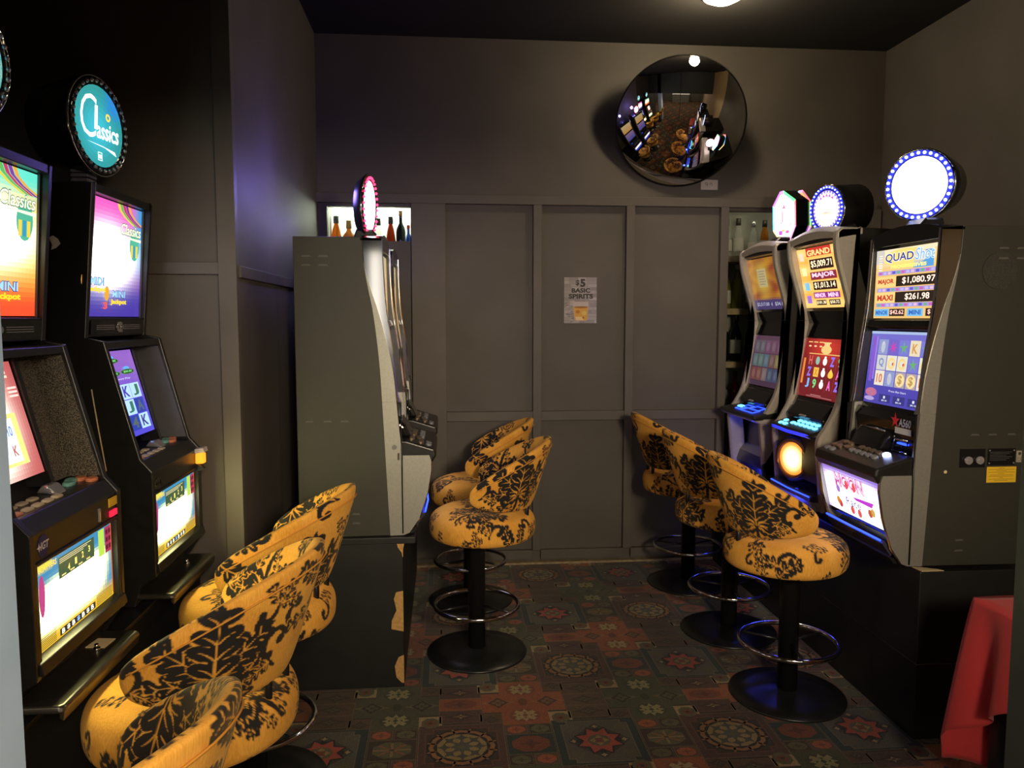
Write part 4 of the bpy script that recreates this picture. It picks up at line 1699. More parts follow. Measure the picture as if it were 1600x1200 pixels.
        for yb in (.63, .385, .165):
            P.rect(SW * .05, H * yb, SW * .98, H * (yb + .055), (.42, .36, .85))
            P.lay()
            for k in range(12):
                P.rect(SW * (.07 + .075 * k), H * (yb + .008), SW * (.12 + .075 * k), H * (yb + .045), [(.15, .12, .65), (.75, .15, .5), (.9, .6, .8), (.2, .5, .3), (.65, .55, 1.0)][(k * 3 + int(yb * 50)) % 5])
        P.lay()
        for yb, w, a in ((.455, 'MAJOR', '$1,080.97'), (.225, 'MAXI', '$261.98')):
            P.rect(SW * .04, H * yb, SW * .36, H * (yb + .15), (1.25, .78, .28)).rect(SW * .37, H * yb, SW * 1.0, H * (yb + .15), (.03, .018, .012))
            P.lay().text(w, SW * .065, H * (yb + .03), SW * .335, H * (yb + .115), (.62, .05, .03), .04)
            P.text(a, SW * (.47 if w == 'MAJOR' else .53), H * (yb + .025), SW * .97 if w == 'MAJOR' else SW * .90, H * (yb + .125), (1.9, 1.35, 1.05), .012)
        P.rect(SW * .04, H * .03, SW * .28, H * .135, (.20, .60, 1.0)).rect(SW * .29, H * .03, SW * .54, H * .135, (.04, .02, .02))
        P.rect(SW * .58, H * .03, SW * .82, H * .135, (.20, .60, 1.0)).rect(SW * .86, H * .03, SW, H * .135, (.04, .02, .02))
        P.lay().text('MINOR', SW * .055, H * .05, SW * .265, H * .115, (.05, .15, .55), .04).text('MINI', SW * .61, H * .05, SW * .79, H * .115, (.05, .15, .55), .04)
        P.text('$42.62', SW * .305, H * .05, SW * .525, H * .12, (1.7, .9, .7), .012).text('$1', SW * .89, H * .05, SW * .96, H * .12, (1.7, .9, .7), .012)
    else:
        P.grad(lambda u, v: lerp((.9, .45, .12), (.9, .7, .35), v), 6, 8)
    P.build('upper_screen', M_LIT, M, t, .95 if front else .5)
    M, H = face_matrix((.384, z(1.250)), (.354, z(1.548)), y0)
    P = Print(SW, H)
    if front:
        P.grad(lambda u, v: lerp((.10, .08, .52), (.22, .20, .75), ss(.2, 1, v)), 8, 10)
        P.lay()
        P.rect(SW * .04, H * .30, SW * .09, H * .93, (.30, .12, .75)).rect(SW * .10, H * .33, SW * .125, H * .93, (.45, .25, .95))
        cells = [['w', 'f', 'l', 'k', 'l'], ['d', 'q', 'q', 'l', 'q'], ['t', 'w', 's', 's', 't']]
        for r in range(3):
            for k in range(5):
                x0, y0_ = SW * (.15 + .172 * k), H * (.685 - .215 * r)
                x1, y1_ = x0 + SW * .160, y0_ + H * .205
                c = cells[r][k]
                P.rect(x0, y0_, x1, y1_, {'w': (.35, .40, .75), 'f': (.22, .16, .70), 'l': (.25, .25, .80), 'k': (1.0, .88, .62), 'd': (.80, .78, .80), 'q': (1.0, .95, .80), 't': (1.05, .95, .78), 's': (.55, .45, .50)}[c])
        P.lay()
        for r in range(3):
            for k in range(5):
                x0, y0_ = SW * (.15 + .172 * k), H * (.685 - .215 * r)
                cx, cy, w, h = x0 + SW * .08, y0_ + H * .10, SW * .07, H * .09
                c = cells[r][k]
                if c == 'w':
                    P.disc(cx, cy, w * .5, h * .9, (.65, .68, .80), 12).disc(cx, cy + h * .6, w * .3, h * .3, (.75, .75, .85), 10)
                elif c == 'f':
                    P.star(cx, cy, w * .35, w * 1.0, 7, (.70, .08, .55), 0, h / w)
                elif c == 'l':
                    P.star(cx, cy, w * .3, w * 1.0, 5, (.18, .55, .18), .4, h / w)
                elif c == 'k':
                    P.text('K', cx - w * .6, cy - h * .7, cx + w * .6, cy + h * .7, (.85, .40, .10), .03)
                elif c == 'd':
                    P.text('Q', cx - w * .6, cy - h * .7, cx + w * .6, cy + h * .7, (.25, .35, .65), .03)
                elif c == 'q':
                    P.ring(cx, cy, w * .45, w * .9, (1.1, .85, .35), 14, h / w)
                    P.disc(cx + w * .4, cy - h * .1, w * .28, h * .25, (.8, .05, .05), 8)
                elif c == 't':
                    P.text('10', cx - w * .7, cy - h * .7, cx + w * .7, cy + h * .7, (.85, .25, .08), .03)
                elif c == 's':
                    P.disc(cx, cy, w * 1.05, h * 1.0, (1.15, .90, .45), 18)
                    P.lay().text('$', cx - w * .5, cy - h * .75, cx + w * .5, cy + h * .75, (.62, .38, .10), .02)
                    P.z -= P.step
        P.text('Press Bet Start', SW * .42, H * .185, SW * .70, H * .21, (.9, .9, 1.1), .01)
        for k in range(3):
            P.rect(SW * (.27 + .235 * k), H * .03, SW * (.46 + .235 * k), H * .14, (.05, .05, .28))
        P.disc(SW * .12, H * .15, SW * .10, H * .06, (.65, .20, .35), 14).disc(SW * .10, H * .06, SW * .09, H * .03, (.55, .45, .85), 12)
        P.lay()
        for k in range(3):
            P.text(('1', '10', '1')[k], SW * (.345 + .235 * k), H * .085, SW * (.375 + .235 * k), H * .12, (1.0, 1.0, 1.2), .02)
            P.text('$0.10', SW * (.32 + .235 * k), H * .045, SW * (.41 + .235 * k), H * .07, (1.0, 1.0, 1.2), .02)
        P.rect(0, H * .965, SW, H, (.5, .65, .95))
    else:
        P.grad(lambda u, v: lerp((.10, .10, .5), (.4, .25, .5), v), 6, 8)
    P.build('lower_screen', M_LIT, M, t, .85 if front else .5)
    # badge with red star on the panel beneath the screen
    if front:
        M, H = face_matrix((.4185, z(1.145)), (.4185, z(1.235)), .300)
        P = Print(.2, H)
        P.star(.020, .060, .012, .032, 5, (.75, .03, .05), .3)
        P.text('A560', .042, .040, .120, .072, (.42, .42, .55), .03, .1)
        P.rect(.02, .012, .125, .036, (.60, .58, .55))
        P.build('maker_badge', M_PRINT, M, t)
    # belly glass
    M, H = face_matrix((.512, z(.800)), (.556, z(.985)), .018)
    BWd = W - .036
    P = Print(BWd, H)

    def belly(u, v):
        c = lerp((.35, .20, .75), (.25, .55, 1.0), ss(.0, .25, u) * (1 - ss(.3, .6, v)))
        w = math.exp(-(((u - .5) / .46) ** 6 + ((v - .42) / .42) ** 6))
        return lerp(c, (3.2, 3.0, 3.3), min(1, w * 1.2))
    P.grad(belly, 24, 16)
    if front:
        P.lay().text('MOON', BWd * .20, H * .56, BWd * .72, H * .90, (.55, .08, .35), .07)
        P.lay().text('MOON', BWd * .205, H * .57, BWd * .715, H * .89, (1.6, .75, .95), .0)
        P.lay()
        for x in (.42, .55):
            P.disc(BWd * x, H * .68, .014, .020, (.85, .10, .12), 12)
        P.poly([(BWd * .50, H * .46), (BWd * .86, H * .50), (BWd * .82, H * .38), (BWd * .55, H * .40)], (.55, .05, .65))
        P.text('Race', BWd * .36, H * .22, BWd * .62, H * .40, (.10, .08, .35), .01, .1)
        for x, y, c in ((.22, .24, (.75, .30, .03)), (.25, .18, (.6, .05, .05)), (.46, .14, (.8, .1, .1)), (.58, .13, (.8, .1, .1)), (.77, .24, (.55, .10, .05)), (.82, .28, (.65, .42, .08)), (.25, .52, (.4, .2, .7))):
            P.disc(BWd * x, H * y, .016, .018, c, 10)
    P.build('belly_glass', M_LIT, M, t, 1.0 if front else .5)
    MB().prism([(.49, z(.795)), (.515, z(.800)), (.512, z(.785)), (.485, z(.775))], .016, W - .016).build('belly_lip', M_BLKGLOSS, t)
    if not topper:
        return t
    # topper
    nk = MB().prism([(.22, z(1.939)), (.24, z(1.99)), (.31, z(1.99)), (.34, z(1.955))], W / 2 - .06, W / 2 + .06, .008)
    build_loose(nk, 'topper_neck', M_BLACK, t)

    def face(P, r):
        def wfun(u, v):
            return (3.6, 3.6, 4.2)
        P.disc(0, 0, r * .97, r * .97, (3.4, 3.4, 4.0), 40)
        P.lay()
        if front:
            for k, y in enumerate((.35, .1, -.15)):
                P.rect(r * .70, r * y, r * .84, r * (y + .10), (1.2, 1.2, 1.7))
                P.rect(-r * .84, r * (y - .1), -r * .76, r * (y - .02), (2.0, 2.1, 2.8))
    yaw = math.radians(-8) if not front else math.radians(30)
    if front:
        round_topper(t, (.285, .20, z(2.128)), yaw, math.radians(5), .138, .16, M_BLUEGLOW, M_WHITELED, M_BLKGLOSS, face, 32, .83)
    else:
        round_topper(t, (.290, W / 2, z(2.095)), yaw, math.radians(2), .138, .045, M_BLACK, beads, M_BLACK, face, 30, .83)
    return t


fin_machine((2.168, 2.68 + .47, .668), PI, 'dark grey machine at right with gold jackpot screen and yellow side sticker', True, M_WHITELED)
r1 = [o for o in bpy.data.objects if o.name.startswith('slot_machine') and o.get('label', '').startswith('dark grey machine at right')][0]
fin_machine((-.62, 3.27, .668), 0, 'grey machine seen side on in the centre with round white topper', False, M_REDLED)
fin_machine((-.62, 3.95, .668), 0, 'grey machine hidden behind the side on machine in the centre', False, M_REDLED, topper=False)

# near flank of the right front machine: lock plate, labels, speaker grille (flank is local y=+.47 after the half turn)
WY = .47 + .0005


def flank(X0, X1, z0, z1, th, name, m, n=None):
    return MB().box(2.168 - X1, 2.168 - X0, WY, WY + th, z0 - .668, z1 - .668).build(name, m, r1)


flank(1.915, 2.015, 1.045, 1.115, .003, 'lock_plate', M_BLKGLOSS)
for X, m in ((1.945, M_BEAD), (1.990, M_BEAD)):
    mb = MB().cyl((2.168 - X, WY + .003, 1.073 - .668), .015, .010, 18, 'y')
    mb.cyl((2.168 - X, WY + .012, 1.073 - .668), .008, .006, 12, 'y')
    build_loose(mb, 'cam_lock', m, r1)
flank(2.026, 2.135, 1.052, 1.115, .002, 'rating_plate', M_BLKGLOSS)
sc_ = MB()
for X in (2.032, 2.129):
    for zz in (1.060, 1.108):
        sc_.cyl((2.168 - X, WY + .002, zz - .668), .003, .002, 8, 'y')
build_loose(sc_, 'plate_screw', M_BEAD, r1)


def flank_print(X0, z0, w, h, draw, name):
    # reading direction: +X in the room, seen from the camera side (-Y)
    Mx = Matrix(((-1, 0, 0, 2.168 - X0), (0, 0, 1, WY + .0025), (0, 1, 0, z0 - .668), (0, 0, 0, 1)))
    P = Print(w, h)
    draw(P)
    return P.build(name, M_PRINT, Mx, r1)


def d_yel(P):
    P.rect(0, 0, P.W, P.H, (.78, .50, .02)).lay()
    for k, (a, b) in enumerate(((.38, .62), (.06, .94), (.32, .68), (.05, .95), (.38, .60), (.10, .90), (.06, .92), (.42, .56), (.08, .92), (.25, .72))):
        y = P.H * (.90 - .088 * k)
        P.rect(P.W * a, y, P.W * b, y + P.H * .030, (.35, .20, .01))


def d_ce(P):
    P.rect(0, 0, P.W, P.H, (.34, .31, .24)).lay()
    P.text('CE', P.W * .15, P.H * .12, P.W * .85, P.H * .42, (.12, .11, .09), .0).disc(P.W * .5, P.H * .75, .006, .006, (.03, .03, .03), 12)


def d_rate(P):
    for k in range(6):
        P.rect(P.W * .02, P.H * (.85 - .13 * k), P.W * (.95 - .12 * (k % 3)), P.H * (.875 - .13 * k), (.12, .12, .12))


flank_print(2.024, .986, .118, .060, d_yel, 'yellow_sticker')
flank_print(2.139, 1.062, .026, .044, d_ce, 'approval_sticker')
flank_print(2.032, 1.062, .095, .046, d_rate, 'rating_print')
gr = MB()
gr.cyl((2.168 - 2.035, WY, 1.775 - .668), .068, .003, 32, 'y')
gr.build('speaker_grille', M_GRILLE, r1)
MB().cyl((2.168 - 1.86, WY, 1.03 - .668), .006, .004, 10, 'y').build('paint_chip', M_CREAM, r1)

# red lit side of the white topper on the centre machine: a violet lamp sits behind its drum
for o in list(bpy.data.objects):
    if o.get('label', '').startswith('grey machine seen side on'):
        point('rear_glow', (.10, .30, 1.50), 4.0, (.28, .20, 1.0), .05, o)
    if o.get('label', '').startswith('grey machine hidden'):
        point('rear_glow', (.02, .20, 1.42), 1.2, (.25, .18, 1.0), .04, o)


# ================================================================== RIGHT REAR MACHINES (silver curved frames)
def curve_machine(loc, rot, label, W, kind):
    t = thing('slot_machine', label, 'slot machine', loc, rot)
    z = lambda a: a - loc[2]
    front = [(.600, 2.015), (.622, 1.985), (.612, 1.88), (.560, 1.70), (.540, 1.60), (.548, 1.42), (.585, 1.21), (.635, 1.10), (.668, 1.05), (.676, 1.00), (.664, .88), (.650, .74), (.640, .69)]
    fr = [(a, z(b)) for a, b in smooth_prof(front, 5)]
    back = [(a - .10, b) for a, b in fr]
    body = [(0, 0), (0, z(2.0))] + [(min(a - .06, .56), b) for a, b in fr]
    body = [(a, max(0, b)) for a, b in body]
    body[-1] = (body[-1][0], 0)
    MB().prism(body, .02, W - .02).build('cabinet', M_BLACK, t, bevel=.002)
    for ya, yb in ((0, .036), (W - .046, W)):
        prof = fr + back[::-1]
        MB().prism(prof, ya, yb, .010).build('side_frame', M_SILVER, t, bevel=.003)
        # black flank behind the frame
        MB().prism([(0, 0), (0, z(1.995))] + [(a - .09, max(0, b)) for a, b in fr], ya + .006, yb - .02 if ya < .1 else yb - .006).build('side_panel', M_BLACK, t)
    MB().box(.52, .553, -.001, .0435, z(1.59), z(1.5915)).box(.52, .553, W - .0435, W + .001, z(1.59), z(1.5915)).build('frame_joint', M_BLACK, t)
    top = MB()
    rings = []
    for k in range(13):
        u = k / 12
        hz = .028 * math.sin(PI * u)
        yy = W * u
        rings.append([(.50, yy, z(1.985)), (.50, yy, z(2.012) + hz), (.590, yy, z(2.014) + hz), (.618, yy, z(1.990) + hz), (.615, yy, z(1.965) + hz * .6)])
    top.loft(rings, smooth=False)
    top.build('top_frame', M_SILVER, t, bevel=.002)
    # inner cheeks are silver too
    y0, y1 = .040, W - .050
    ck = MB()
    for ya in (.036, W - .050):
        ck.prism([(a - .012, b) for a, b in fr if b > z(1.10)] + [(a - .07, b) for a, b in fr if b > z(1.10)][::-1], ya, ya + .004)
    build_loose(ck, 'inner_cheek', M_SILVER, t)
    mid = MB()
    mid.prism([(.42, z(1.50)), (.42, z(1.650)), (.520, z(1.640)), (.505, z(1.575)), (.520, z(1.505))], y0, y1)
    mid.prism([(.42, z(1.95)), (.42, z(2.0)), (.60, z(1.99)), (.605, z(1.965)), (.585, z(1.955))], y0, y1)
    mid.prism([(.42, z(1.09)), (.42, z(1.205)), (.565, z(1.20)), (.585, z(1.15)), (.575, z(1.085))], y0, y1)
    build_loose(mid, 'bezel', M_BLKGLOSS, t, bevel=.003)
    SW = y1 - y0
    # upper screen
    M, H = face_matrix((.520, z(1.655)), (.585, z(1.950)), y0)
    P = Print(SW, H)
    if kind == 'red':
        P.grad(lambda u, v: lerp((1.2, .55, .08), (1.3, .80, .25), .5 + .5 * math.sin(v * 22)), 4, 24)
        P.lay()
        P.rect(SW * .22, H * .86, SW * .80, H, (.75, .04, .03)).rect(SW * .24, H * .47, SW * .84, H * .60, (.30, .03, .05)).rect(SW * .24, H * .16, SW * .84, H * .26, (.35, .04, .25))
        for x, y, c in ((.04, .80, (1.4, .8, .6)), (.05, .55, (1.4, 1.1, .5)), (.06, .30, (.25, .65, .95)), (.06, .08, (.45, .2, .8)), (.88, .60, (1.5, 1.5, 1.3)), (.88, .35, (1.4, 1.2, .6)), (.90, .10, (1.3, .6, .2))):
            P.rect(SW * x, H * y, SW * (x + .11), H * (y + .13), c)
        P.lay()
        for a, b in ((.62, .83), (.28, .46)):
            P.rect(SW * .24, H * a, SW * .84, H * b, (1.3, .75, .20))
        P.rect(SW * .26, H * .03, SW * .53, H * .145, (1.3, .75, .20)).rect(SW * .56, H * .03, SW * .84, H * .145, (1.3, .75, .20))
        P.lay()
        for a, b in ((.64, .81), (.30, .44)):
            P.rect(SW * .27, H * a, SW * .81, H * b, (.04, .012, .01))
        P.rect(SW * .28, H * .045, SW * .51, H * .13, (.04, .012, .01)).rect(SW * .58, H * .045, SW * .82, H * .13, (.04, .012, .01))
        P.lay()
        P.text('$5,009.71', SW * .30, H * .665, SW * .78, H * .785, (1.9, 1.6, .95), .012).text('$1,013.14', SW * .30, H * .32, SW * .78, H * .425, (1.9, 1.6, .95), .012)
        P.text('GRAND', SW * .25, H * .87, SW * .78, H * .965, (1.4, 1.0, .35), .03).text('MAJOR', SW * .28, H * .49, SW * .80, H * .585, (1.5, .9, 1.2), .03)
        P.text('MINOR', SW * .27, H * .175, SW * .52, H * .245, (1.5, .9, 1.4), .03).text('MINI', SW * .58, H * .175, SW * .80, H * .245, (1.5, .9, 1.4), .03)
        P.text('$101.38', SW * .29, H * .06, SW * .50, H * .115, (1.8, 1.5, .9), .012).text('$50.72', SW * .60, H * .06, SW * .80, H * .115, (1.8, 1.5, .9), .012)
    else:
        def fire(u, v):
            n = .5 + .5 * math.sin(u * 9 + math.sin(v * 11) * 2) * math.cos(v * 8 + u * 4)
            c = lerp((.42, .06, .03), (.85, .38, .03), n)
            c = lerp(c, (1.0, .72, .12), math.exp(-(((u - .38) / .2) ** 2 + ((v - .6) / .3) ** 2)))
            return lerp((.10, .07, .25), c, ss(.16, .24, v))
        P.grad(fire, 24, 26)
        P.lay().rect(SW * .26, H * .44, SW * .54, H * .80, (.85, .68, .30))
        P.lay()
        for k in range(6):
            P.rect(SW * .29, H * (.74 - .05 * k), SW * (.50 - .03 * (k % 2)), H * (.755 - .05 * k), (.45, .36, .30))
        P.text('$2,517.00', SW * .08, H * .06, SW * .48, H * .14, (.75, .75, 1.0), .02).text('4', SW * .54, H * .06, SW * .58, H * .14, (.75, .75, 1.0), .02).text('$34.14', SW * .66, H * .06, SW * .96, H * .14, (.75, .75, 1.0), .02)
    P.build('upper_screen', M_LIT, M, t, .95 if kind == 'red' else .55)
    # lower screen
    M, H = face_matrix((.562, z(1.205)), (.520, z(1.500)), y0)
    P = Print(SW, H)
    if kind == 'red':
        P.grad(lambda u, v: lerp((.20, .015, .02), (.75, .05, .03), math.exp(-(((u - .55) / .4) ** 2 + ((v - .85) / .22) ** 2))), 14, 16)
        P.lay()
        for k in range(3):
            P.rect(SW * (.10 + .13 * k), H * .93, SW * (.20 + .13 * k), H * .95, (1.1, .6, .2)).disc(SW * (.15 + .13 * k), H * .87, SW * .035, H * .015, (1.2, .8, .4), 8)
        P.rect(SW * .16, H * .735, SW * .92, H * .75, (1.1, .65, .2))
        P.disc(SW * .55, H * .82, SW * .12, H * .075, (1.1, .72, .25), 14).rect(SW * .49, H * .88, SW * .61, H * .93, (1.1, .75, .3)).rect(SW * .46, H * .925, SW * .64, H * .945, (1.1, .75, .3))
        P.rect(SW * .05, H * .22, SW * .10, H * .66, (.95, .30, .05))
        for k in range(1, 5):
            P.rect(SW * (.14 + .17 * k), H * .12, SW * (.145 + .17 * k), H * .72, (.50, .06, .05))
        sy = [['H', 'fish', 'vase', 'zag', '9'], ['zag', 'card', 'vase', 'gold', 'A'], ['J', '9', 'vase', 'A', 'zag']]
        P.lay()
        for r in range(3):
            for k in range(5):
                cx, cy = SW * (.225 + .17 * k), H * (.63 - .195 * r)
                w, h = SW * .06, H * .08
                s_ = sy[r][k]
                if s_ == 'vase':
                    P.disc(cx, cy - h * .1, w * .8, h * .8, (1.3, 1.25, 1.2), 12).rect(cx - w * .35, cy + h * .5, cx + w * .35, cy + h * 1.0, (1.3, 1.25, 1.2))
                elif s_ == 'zag':
                    P.text('Z', cx - w * .8, cy - h, cx + w * .8, cy + h, (.35, .20, .95), .05)
                elif s_ == 'fish':
                    P.disc(cx, cy, w * .8, h * .9, (.35, .60, .50), 10)
                elif s_ == 'card':
                    P.rect(cx - w, cy - h, cx + w, cy + h, (1.1, .62, .10)).lay().text('X', cx - w * .6, cy - h * .7, cx + w * .6, cy + h * .7, (.75, .30, .02), .03)
                elif s_ == 'gold':
                    P.disc(cx, cy - h * .3, w, h * .65, (1.2, .70, .08), 10).poly([(cx - w * .9, cy), (cx + w * .9, cy), (cx, cy + h)], (1.2, .75, .12))
                else:
                    P.text(s_, cx - w * .7, cy - h, cx + w * .7, cy + h, {'H': (.85, .15, .12), '9': (.25, .85, .30), 'A': (1.1, .22, .70), 'J': (.25, .60, 1.2)}[s_], .03)
        P.rect(SW * .35, H * .045, SW * .60, H * .055, (.7, .3, .3)).rect(SW * .25, H * .02, SW * .85, H * .03, (.6, .25, .25))
    else:
        P.grad(lambda u, v: lerp((.12, .06, .12), (.22, .10, .17), v), 6, 8)
        P.lay()
        for k in range(5):
            for r in range(3):
                c = [[(.25, .22, .27), (.25, .22, .25), (.35, .15, .28), (.35, .15, .25), (.35, .14, .25)],
                     [(.20, .34, .32), (.20, .36, .30), (.18, .32, .38), (.36, .18, .14), (.48, .38, .10)],
                     [(.42, .12, .08), (.42, .14, .10), (.40, .28, .26), (.10, .18, .30), (.10, .16, .32)]][r][k]
                P.rect(SW * (.06 + .178 * k), H * (.66 - .275 * r), SW * (.22 + .178 * k), H * (.91 - .275 * r), lerp((.16, .08, .14), c, .8))
                P.z += P.step
                P.disc(SW * (.14 + .178 * k), H * (.785 - .275 * r), SW * .05, H * .09, lerp(c, (.5, .45, .5), .25), 10)
                P.z -= P.step
    P.build('lower_screen', M_LIT, M, t, .9 if kind == 'red' else .42)
    # lower body
    if kind == 'red':
        MB().prism([(.50, z(1.04)), (.50, z(1.092)), (.59, z(1.092)), (.690, z(1.062)), (.705, z(1.045)), (.690, z(1.035))], .036, W - .036, .012).build('button_deck', M_BLACK, t, bevel=.004)
        led = [(.60, .04, z(1.048)), (.694, .055, z(1.046)), (.712, W / 2, z(1.046)), (.694, W - .055, z(1.046)), (.60, W - .04, z(1.048))]
        MB().tube(led, .008, 8).build('deck_led', M_BLUEGLOW, t)
        R = Matrix.Rotation(math.atan2(.030, .10), 4, 'Y')
        L = lambda f, y: Matrix.Translation((f, y, z(1.0915) - (f - .59) * .30)) @ R
        place_objs('button', (button_mesh('button', .011, .016, .006), M_CYANBTN), [L(.612, .20 + .046 * k) for k in range(6) if k < 5] + [L(.645, .19 + .046 * k) for k in range(6)] + [L(.672, .16), L(.672, .11), L(.640, .10)], t)
        MB().prism([(.45, z(.69)), (.45, z(1.04)), (.655, z(1.04)), (.655, z(.82)), (.58, z(.78)), (.58, z(.69))], .042, W - .042).build('belly_panel', M_BLACK, t)
        MB().lathe([(.125, -.05), (.115, -.004), (.085, -.002)], 40, topper_matrix((.676, W * .5, z(.905)), math.radians(22), 0)).build('lamp_pod', M_BLACK, t)
        M = topper_matrix((.677, W * .5, z(.905)), math.radians(22), 0)
        P = Print(1, 1)
        r = .082
        for k in range(10):
            rr = r * (1 - k / 10)
            u = k / 10
            P.disc(0, 0, rr, rr, lerp((1.3, .42, .05), (4.5, 3.4, 1.5), ss(0, .8, u)), 36).lay()
        P.build('round_lamp', M_LIT, M, t)
        rg = MB().tube([tuple(M @ Vector((.092 * math.cos(2 * PI * k / 40), .092 * math.sin(2 * PI * k / 40), .002))) for k in range(40)], .009, 8, closed=True)
        rg.build('lamp_ring', mat('copper_ring', (.25, .10, .05), .3, metal=.6), t)
        MB().prism([(.58, z(.775)), (.58, z(.785)), (.68, z(.765)), (.69, z(.755)), (.69, z(.74)), (.58, z(.70))], .036, W - .036, .004).build('coin_tray', mat('blue_black_tray', (.04, .04, .07), .25), t)
        MB().tube([(.690, .05, z(.760)), (.698, W / 2, z(.760)), (.690, W - .05, z(.760))], .0035, 6).build('tray_led', M_BLUELED, t)
        MB().prism([(.58, z(.69)), (.58, z(.74)), (.692, z(.738)), (.665, z(.69))], .03, W - .03, .01).build('kick_lip', M_SILVER, t)
        point('tray_glow', (.655, W / 2, z(.80)), .5, (.03, .06, 1.0), .02, t)
        point('under_glow', (.74, W / 2, z(.66)), 1.3, (.03, .05, 1.0), .03, t)
    else:
        dk = [(.40, z(1.045)), (.40, z(1.085)), (.60, z(1.085)), (.715, z(1.060)), (.725, z(1.048)), (.71, z(1.035))]
        MB().prism(dk, -.002, W + .002, .008).build('button_deck', M_BLACK, t, bevel=.004)
        MB().prism([(.45, z(1.015)), (.45, z(1.046)), (.714, z(1.036)), (.69, z(1.02)), (.56, z(.985))], -.004, W + .004, .006).build('deck_underside', M_SILVER, t, bevel=.004)
        R = Matrix.Rotation(math.atan2(.025, .115), 4, 'Y')
        out = MB()
        for f, y, a, b in ((.62, .34, .026, .060), (.665, .34, .022, .085), (.665, .20, .020, .038), (.625, .215, .018, .05)):
            Q = Matrix.Translation((f, y, z(1.0865) - (f - .60) * .217)) @ R
            pts = [tuple(Q @ Vector(p)) for p in ((-a, -b, 0), (a, -b, 0), (a, b, 0), (-a, b, 0))]
            out.tube(pts, .0035, 6, closed=True)
        build_loose(out, 'button_outline', M_BLUELED, t)
        place_objs('button', (button_mesh('button', .014, .034, .006), M_CYANBTN), [Matrix.Translation((.645, .155, z(1.0865) - .045 * .217)) @ R], t)
        cav = MB()
        cav.prism([(.45, 0), (.45, z(1.02)), (.53, z(1.0)), (.545, z(.86)), (.60, z(.80)), (.62, z(.74)), (.60, 0)], .02, W - .02)
        cav.build('knee_panel', mat('blue_lit_plastic', (.035, .035, .055), .35), t)
        for ya in (.0, W - .022):
            MB().prism([(.50, 0), (.50, z(1.02)), (.565, z(1.0)), (.585, z(.90)), (.66, z(.78)), (.66, z(.72)), (.63, 0)], ya, ya + .022, .004).build('side_fin', M_BLACK, t)
        MB().tube([(.57, .03, z(1.0)), (.57, W - .03, z(1.0))], .004, 6).build('knee_led', M_BLUELED, t)
        point('knee_glow', (.62, W / 2, z(.97)), .35, (.03, .06, 1.0), .02, t)
        point('under_glow', (.70, W / 2, z(.66)), .7, (.03, .05, 1.0), .03, t)
    # bill acceptor head beneath the lower screen
    MB().prism([(.54, z(1.10)), (.54, z(1.19)), (.575, z(1.185)), (.625, z(1.12)), (.62, z(1.095))], .07, W - .07, .01).build('bill_head', M_BLKGLOSS, t, bevel=.004)
    MB().prism([(.618, z(1.12)), (.618, z(1.126)), (.632, z(1.122)), (.632, z(1.117))], W * .5 - .04, W * .5 + .02).build('bill_slot', M_BEAD, t)
    # topper
    nk = MB().prism([(.40, z(2.02)), (.42, z(2.07)), (.50, z(2.07)), (.54, z(2.03))], W / 2 - .05, W / 2 + .05, .008)
    build_loose(nk, 'topper_neck', M_BLACK, t)
    if kind == 'red':
        def face(P, r):
            P.disc(0, 0, r * .98, r * .98, (.35, .25, 1.4), 40)
            P.lay().star(0, 0, r * .80, r * .97, 28, (1.9, 1.7, 2.2))
            P.lay().disc(0, 0, r * .80, r * .80, (1.9, 1.7, 2.0), 36)
            P.lay()
            for k in range(5):
                a = PI * (.28 + .10 * k)
                P.star(r * .72 * math.cos(a), r * .72 * math.sin(a), r * .05, r * .13, 3, (.75, .10, .65), a)
            P.ring(0, -r * .10, r * .16, r * .26, (2.6, 2.0, .7), 14, .6)
            P.rect(-r * .30, -r * .22, r * .30, -r * .12, (2.2, 1.5, .5)).lay()
            P.rect(-r * .14, -r * .17, r * .14, -r * .12, (.9, .4, 1.0)).rect(-r * .4, -r * .58, -r * .25, -r * .50, (2.2, 1.5, .6)).rect(r * .2, -r * .60, r * .38, -r * .52, (2.2, 1.0, .8))
        round_topper(t, (.535, W * .5 - .01, z(2.130)), math.radians(14), math.radians(4), .118, .19, M_BLUEGLOW, M_WHITELED, M_BLACK, face, 34, .80, back_r=1.0, bead_r=.032)
    else:
        M = topper_matrix((.46, W * .5, z(2.185)), math.radians(12), math.radians(3))
        oc = lambda k, zz, ax=.115, ay=.145: [tuple(M @ Vector((k * ax * math.cos(PI / 8 + i * PI / 4) * 1.04, k * ay * math.sin(PI / 8 + i * PI / 4) * 1.04, zz))) for i in range(8)]
        oct8 = lambda k: [(k * .115 * math.cos(a), k * .150 * math.sin(a)) for a in [math.radians(d) for d in (90, 28, -28, -90, -152, -208)]]
        hexa = [(0, .150), (.105, .085), (.105, -.060), (.045, -.150), (-.03, -.150), (-.105, -.070), (-.105, .075), (-.035, .148)]
        hx = lambda k, zz: [tuple(M @ Vector((k * a, k * b, zz))) for a, b in hexa]
        MB().loft([hx(.92, -.10), hx(1.0, -.08), hx(1.0, -.004)]).build('topper_drum', M_BLKGLOSS, t, bevel=.004)
        P = Print(1, 1)
        cols = [(.3, 2.2, .6), (2.6, .4, .5), (2.4, .8, 1.6), (.4, 1.6, 2.6), (2.8, 2.0, .8), (.4, 2.2, 2.6), (2.0, .4, 2.6), (1.6, .6, 2.4)]
        for k in range(8):
            a, b = hexa[k], hexa[(k + 1) % 8]
            P.poly([a, b, (b[0] * .86, b[1] * .86), (a[0] * .86, a[1] * .86)], cols[k])
        P.poly([(a * .87, b * .87) for a, b in hexa][::-1], (4.0, 3.8, 4.0))
        P.lay()
